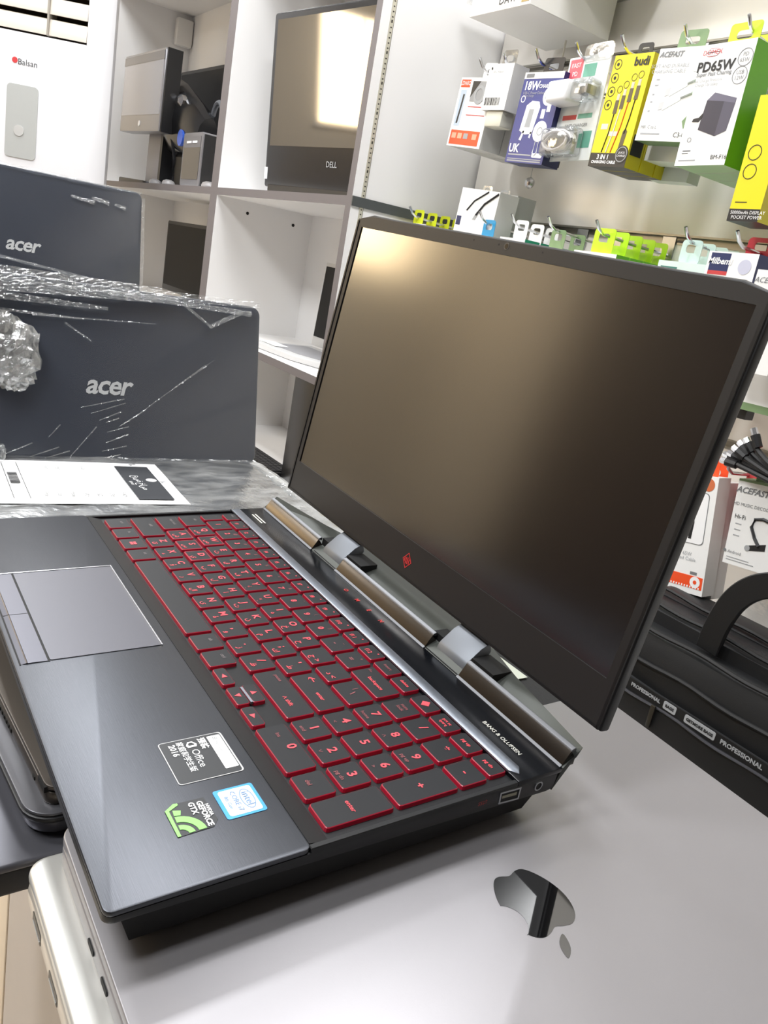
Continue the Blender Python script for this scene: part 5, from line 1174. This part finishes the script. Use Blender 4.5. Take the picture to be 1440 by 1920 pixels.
MB().box(0, p.w, 0, 0.035, p.h, p.h + 0.003).build('carton_top', C_SAGE, p.t); p.tx('ACEFAST', 0.30, 0.90, 0.0115, PRINT_G, bold=0.0003, shear=0.3); p.tx('HD MUSIC DECODER', 0.38, 0.73, 0.0062, PRINT_G); p.tx('Hi-Fi', 0.17, 0.58, 0.0085, PRINT_K)
for z in (0.49, 0.42, 0.35): p.pr(0.10, 0.22, z, z + 0.012, PRINT_LG)
p.line([(0.62, 0.30), (0.52, 0.38), (0.42, 0.50), (0.46, 0.60), (0.60, 0.62), (0.75, 0.60)], 0.0024, C_BLK); p.poly([(0.40, 0.21), (0.44, 0.28), (0.75, 0.34), (0.75, 0.26)], C_BLK); p.circ(0.42, 0.245, 0.004, PRINT_LG, lift=0.0007)
p.tx('\u25cf Android', 0.15, 0.15, 0.006, PRINT_G); p.pr(0.06, 0.6, 0.05, 0.06, PRINT_LG); p.pr(0.06, 0.5, 0.08, 0.09, PRINT_LG); p.tab(0.5, C_SAGE, 0.04, 0.022)
q = tag(MB().box(-0.41, -0.33, 1.02, 1.06, -0.06, 0.048).build('blister_card', PRINT_RED, bevel=0.002), 'dull red card behind the white decoder box', 'box')
# box end higher up at the right edge
p = Pack('cable_box', 'pale box with green lower edge at the right edge beside the screen', (1424, 560), (1500, 570), (1402, 690), YBX, 0.04, CARD, CARD_S, C_SAGE, h=0.15); p.pr(0, 1, 0, 0.07, C_SAGE)
MB().box(-0.012, 0.012, 0.01, 0.03, -0.014, 0.0).build('clip', BLACKP, p.t)
# bundle of black cables
t = thing('cable_bundle', 'bundle of black cables with silver plugs above the tall orange-tabbed box', 'cables', loc=ay(1430, 862, 0.95))
def cb_(u, v, y=0.95): return ay(u, v, y) - ay(1430, 862, 0.95)
for i, (u, v, u0, v0) in enumerate(((1413, 803, 1428, 862), (1398, 822, 1420, 864), (1386, 828, 1416, 866), (1375, 838, 1412, 870), (1366, 848, 1410, 872), (1358, 850, 1405, 874), (1352, 862, 1400, 878))):
    y_ = 0.93 + 0.012 * (i % 3)
    e, s_ = cb_(u, v, y_), cb_(u0, v0, y_); dd = (e - s_)
    c = MB(); far = [s_ - dd * 0.3 + Vector((0.06, 0.0, -0.012)), s_ - dd * 0.4 + Vector((0.14, 0.03, -0.020 - 0.003 * i)), s_ + Vector((0.24, 0.05, -0.03))]
    c.tube([tuple(q) for q in catmull([e - dd * 0.30, s_ + dd * 0.2, *far], 5, False)], 0.0040, 8)
    o = c.build('cable', BLACKP, t, smooth=True)
    MB().tube([e - dd * 0.62, e - dd * 0.22], [0.0058, 0.0064], 8).build('plug_grip', BLACKP, o)
    MB().tube([e - dd * 0.22, e], 0.0045, 6).build('plug_tip', CHROME, o)

# ================================================================== bag behind the pile
YG = 0.85
M_BAG = mat('bag_black_fabric', (15, 16, 18), 0.5, bump=0.15, bscale=900)
M_BAG2 = mat('bag_seam', (13, 13, 14), 0.6)
BX0, BX1, BZ = -0.47, 0.02, -0.42
bt = thing('laptop_bag', 'black laptop briefcase with printed zip tape standing behind the laptop pile', 'bag', loc=((BX0 + BX1) / 2, YG, BZ))
bw = (BX1 - BX0) / 2
def bagpart(name, y0, y1, z0, z1, puff, m, wx=1.0, seed=1, r=0.03):
    """soft slab: rounded outline, puffed front"""
    rings = []; out_ = rrect(-bw * wx, bw * wx, z0, z1, r, 5)
    for k, (s_, yy) in enumerate(((0.965, y1), (0.995, y1 - 0.01), (1.0, (y0 + y1) / 2), (0.99, y0 + 0.012), (0.955, y0), (0.80, y0 - puff * 0.7), (0.45, y0 - puff))):
        cz = (z0 + z1) / 2
        rings.append([(x * s_, yy + 0.0008 * math.sin(x * 25 + k + seed), cz + (z - cz) * s_) for x, z in out_])
    return MB().loft(rings).build(name, m, bt, smooth=True)
bagpart('back_compartment', 0.085, 0.15, 0.0, 0.275, 0.0, M_BAG, 0.97, 1)
bagpart('main_compartment', 0.035, 0.095, 0.0, 0.268, 0.004, M_BAG, 1.0, 2)
bagpart('front_compartment', 0.0, 0.045, 0.0, 0.245, 0.012, M_BAG, 1.0, 3, 0.025)
bagpart('front_pocket', -0.016, 0.01, 0.0, 0.178, 0.006, M_BAG, 0.99, 4, 0.02)
def zipline(name, y, z, wx, rr_, m): MB().tube([(-bw * wx + 2 * bw * wx * i / 24, y + 0.0015 * math.sin(i), z + 0.0012 * math.sin(i * 0.9)) for i in range(25)], rr_, 6).build(name, m, bt, smooth=True)
zipline('piping', 0.0, 0.248, 0.97, 0.0032, M_BAG2); zipline('piping', 0.040, 0.270, 0.97, 0.0030, M_BAG2); zipline('piping', 0.088, 0.276, 0.95, 0.0028, M_BAG2); zipline('piping', -0.012, 0.206, 0.99, 0.003, M_BAG2)
zt = MB().box(-bw * 0.98, bw * 0.98, -0.0225, -0.0195, 0.158, 0.178).build('zip_tape', M_BAG2, bt)
zipline('zipper', -0.0235, 0.160, 0.97, 0.0022, mat('zip_metal', (66, 66, 70), 0.35, 0.7))
def btx(s, u, v, size, m=PRINT_LG, inv=False):
    q = ay(u, v, YG - 0.0236); x_, z_ = q.x - (BX0 + BX1) / 2, 0.171
    ftext(s, size, m, bt, x_, z_, y=-0.0236, bold=0.0003)
    return x_
btx('PROFESSIONAL', 1218, 1274, 0.0072)
for s, u, wd in (('BAGS', 1264, 0.020), ('GETMORE BAGS', 1320, 0.046)):
    q = ay(u, 1300 + (u - 1264) * 0.66, YG - 0.0236); x_ = q.x - (BX0 + BX1) / 2
    MB().prism(rrect(x_ - wd / 2, x_ + wd / 2, 0.1655, 0.1768, 0.002, 2), -0.0232, -0.0222, 1).build('printed_label', PRINT_LG, zt); ftext(s, 0.0055, PRINT_K, bt, x_, 0.171, y=-0.0236, bold=0.0003)
btx('PROFESSIONAL', 1397, 1392, 0.0085); btx('GETMORE BAGS PROFESSIONAL', 1560, 1500, 0.0095)
q = ay(1236, 1290, YG - 0.026); MB().box(q.x - (BX0 + BX1) / 2 - 0.003, q.x - (BX0 + BX1) / 2 + 0.004, -0.028, -0.0245, 0.130, 0.163).build('zip_puller', mat('puller_brown', (38, 34, 26), 0.4), bt, bevel=0.001)
# handle: flat strap arching up from the main compartment
def strap(name, pts_, hw, th, m):
    pts_ = [Vector(p) for p in catmull(pts_, 6, False)]; rings = []
    for i, p in enumerate(pts_):
        tdir = (pts_[min(i + 1, len(pts_) - 1)] - pts_[max(0, i - 1)]).normalized(); nrm = tdir.cross(Vector((0, 1, 0))).normalized()
        rings.append([p + Vector((0, sy * th, 0)) + nrm * sn * hw for sy, sn in ((-1, -1), (1, -1), (1, 1), (-1, 1))])
    return MB().loft(rings).build(name, m, bt, bevel=0.0015, seg=1)
def hp(u, v, y=YG + 0.02): q = ay(u, v, y); return (q.x - (BX0 + BX1) / 2, y - YG, q.z - BZ)
strap('handle', [hp(1326, 1220), hp(1346, 1172), hp(1376, 1128), hp(1412, 1104), hp(1456, 1098), hp(1510, 1112), hp(1560, 1160), hp(1580, 1215)], 0.0165, 0.004, M_BAG)
q = hp(1420, 1140, YG + 0.14)
rings = []
for j in range(9):
    a_ = PI * j / 8; rings.append([(q[0] + 0.035 * math.sin(a_) * math.cos(2 * PI * i / 14) * (1 + R.uniform(-0.2, 0.2)), 0.17 + 0.02 * math.sin(a_) * math.sin(2 * PI * i / 14), q[2] - 0.01 + 0.06 * math.cos(a_) * (1 + R.uniform(-0.1, 0.1))) for i in range(14)])
pk = thing('plastic_bag', 'crumpled clear plastic bag behind the briefcase handle', 'bag', loc=((BX0 + BX1) / 2, YG, BZ))
MB().loft(rings).build('film', MATS['wad_film'], pk)
pl = thing('display_plinth', 'white low plinth under the black briefcase along the display wall', 'cabinet', loc=(0.2, 1.0, FLOOR))
MB().box(-1.5, 1.2, -0.24, 0.146, 0, BZ - FLOOR - 0.02).build('body', M_SW, pl); MB().box(-1.51, 1.21, -0.25, 0.146, BZ - FLOOR - 0.02, BZ - FLOOR - 0.0005).build('top', M_CTOP, pl)
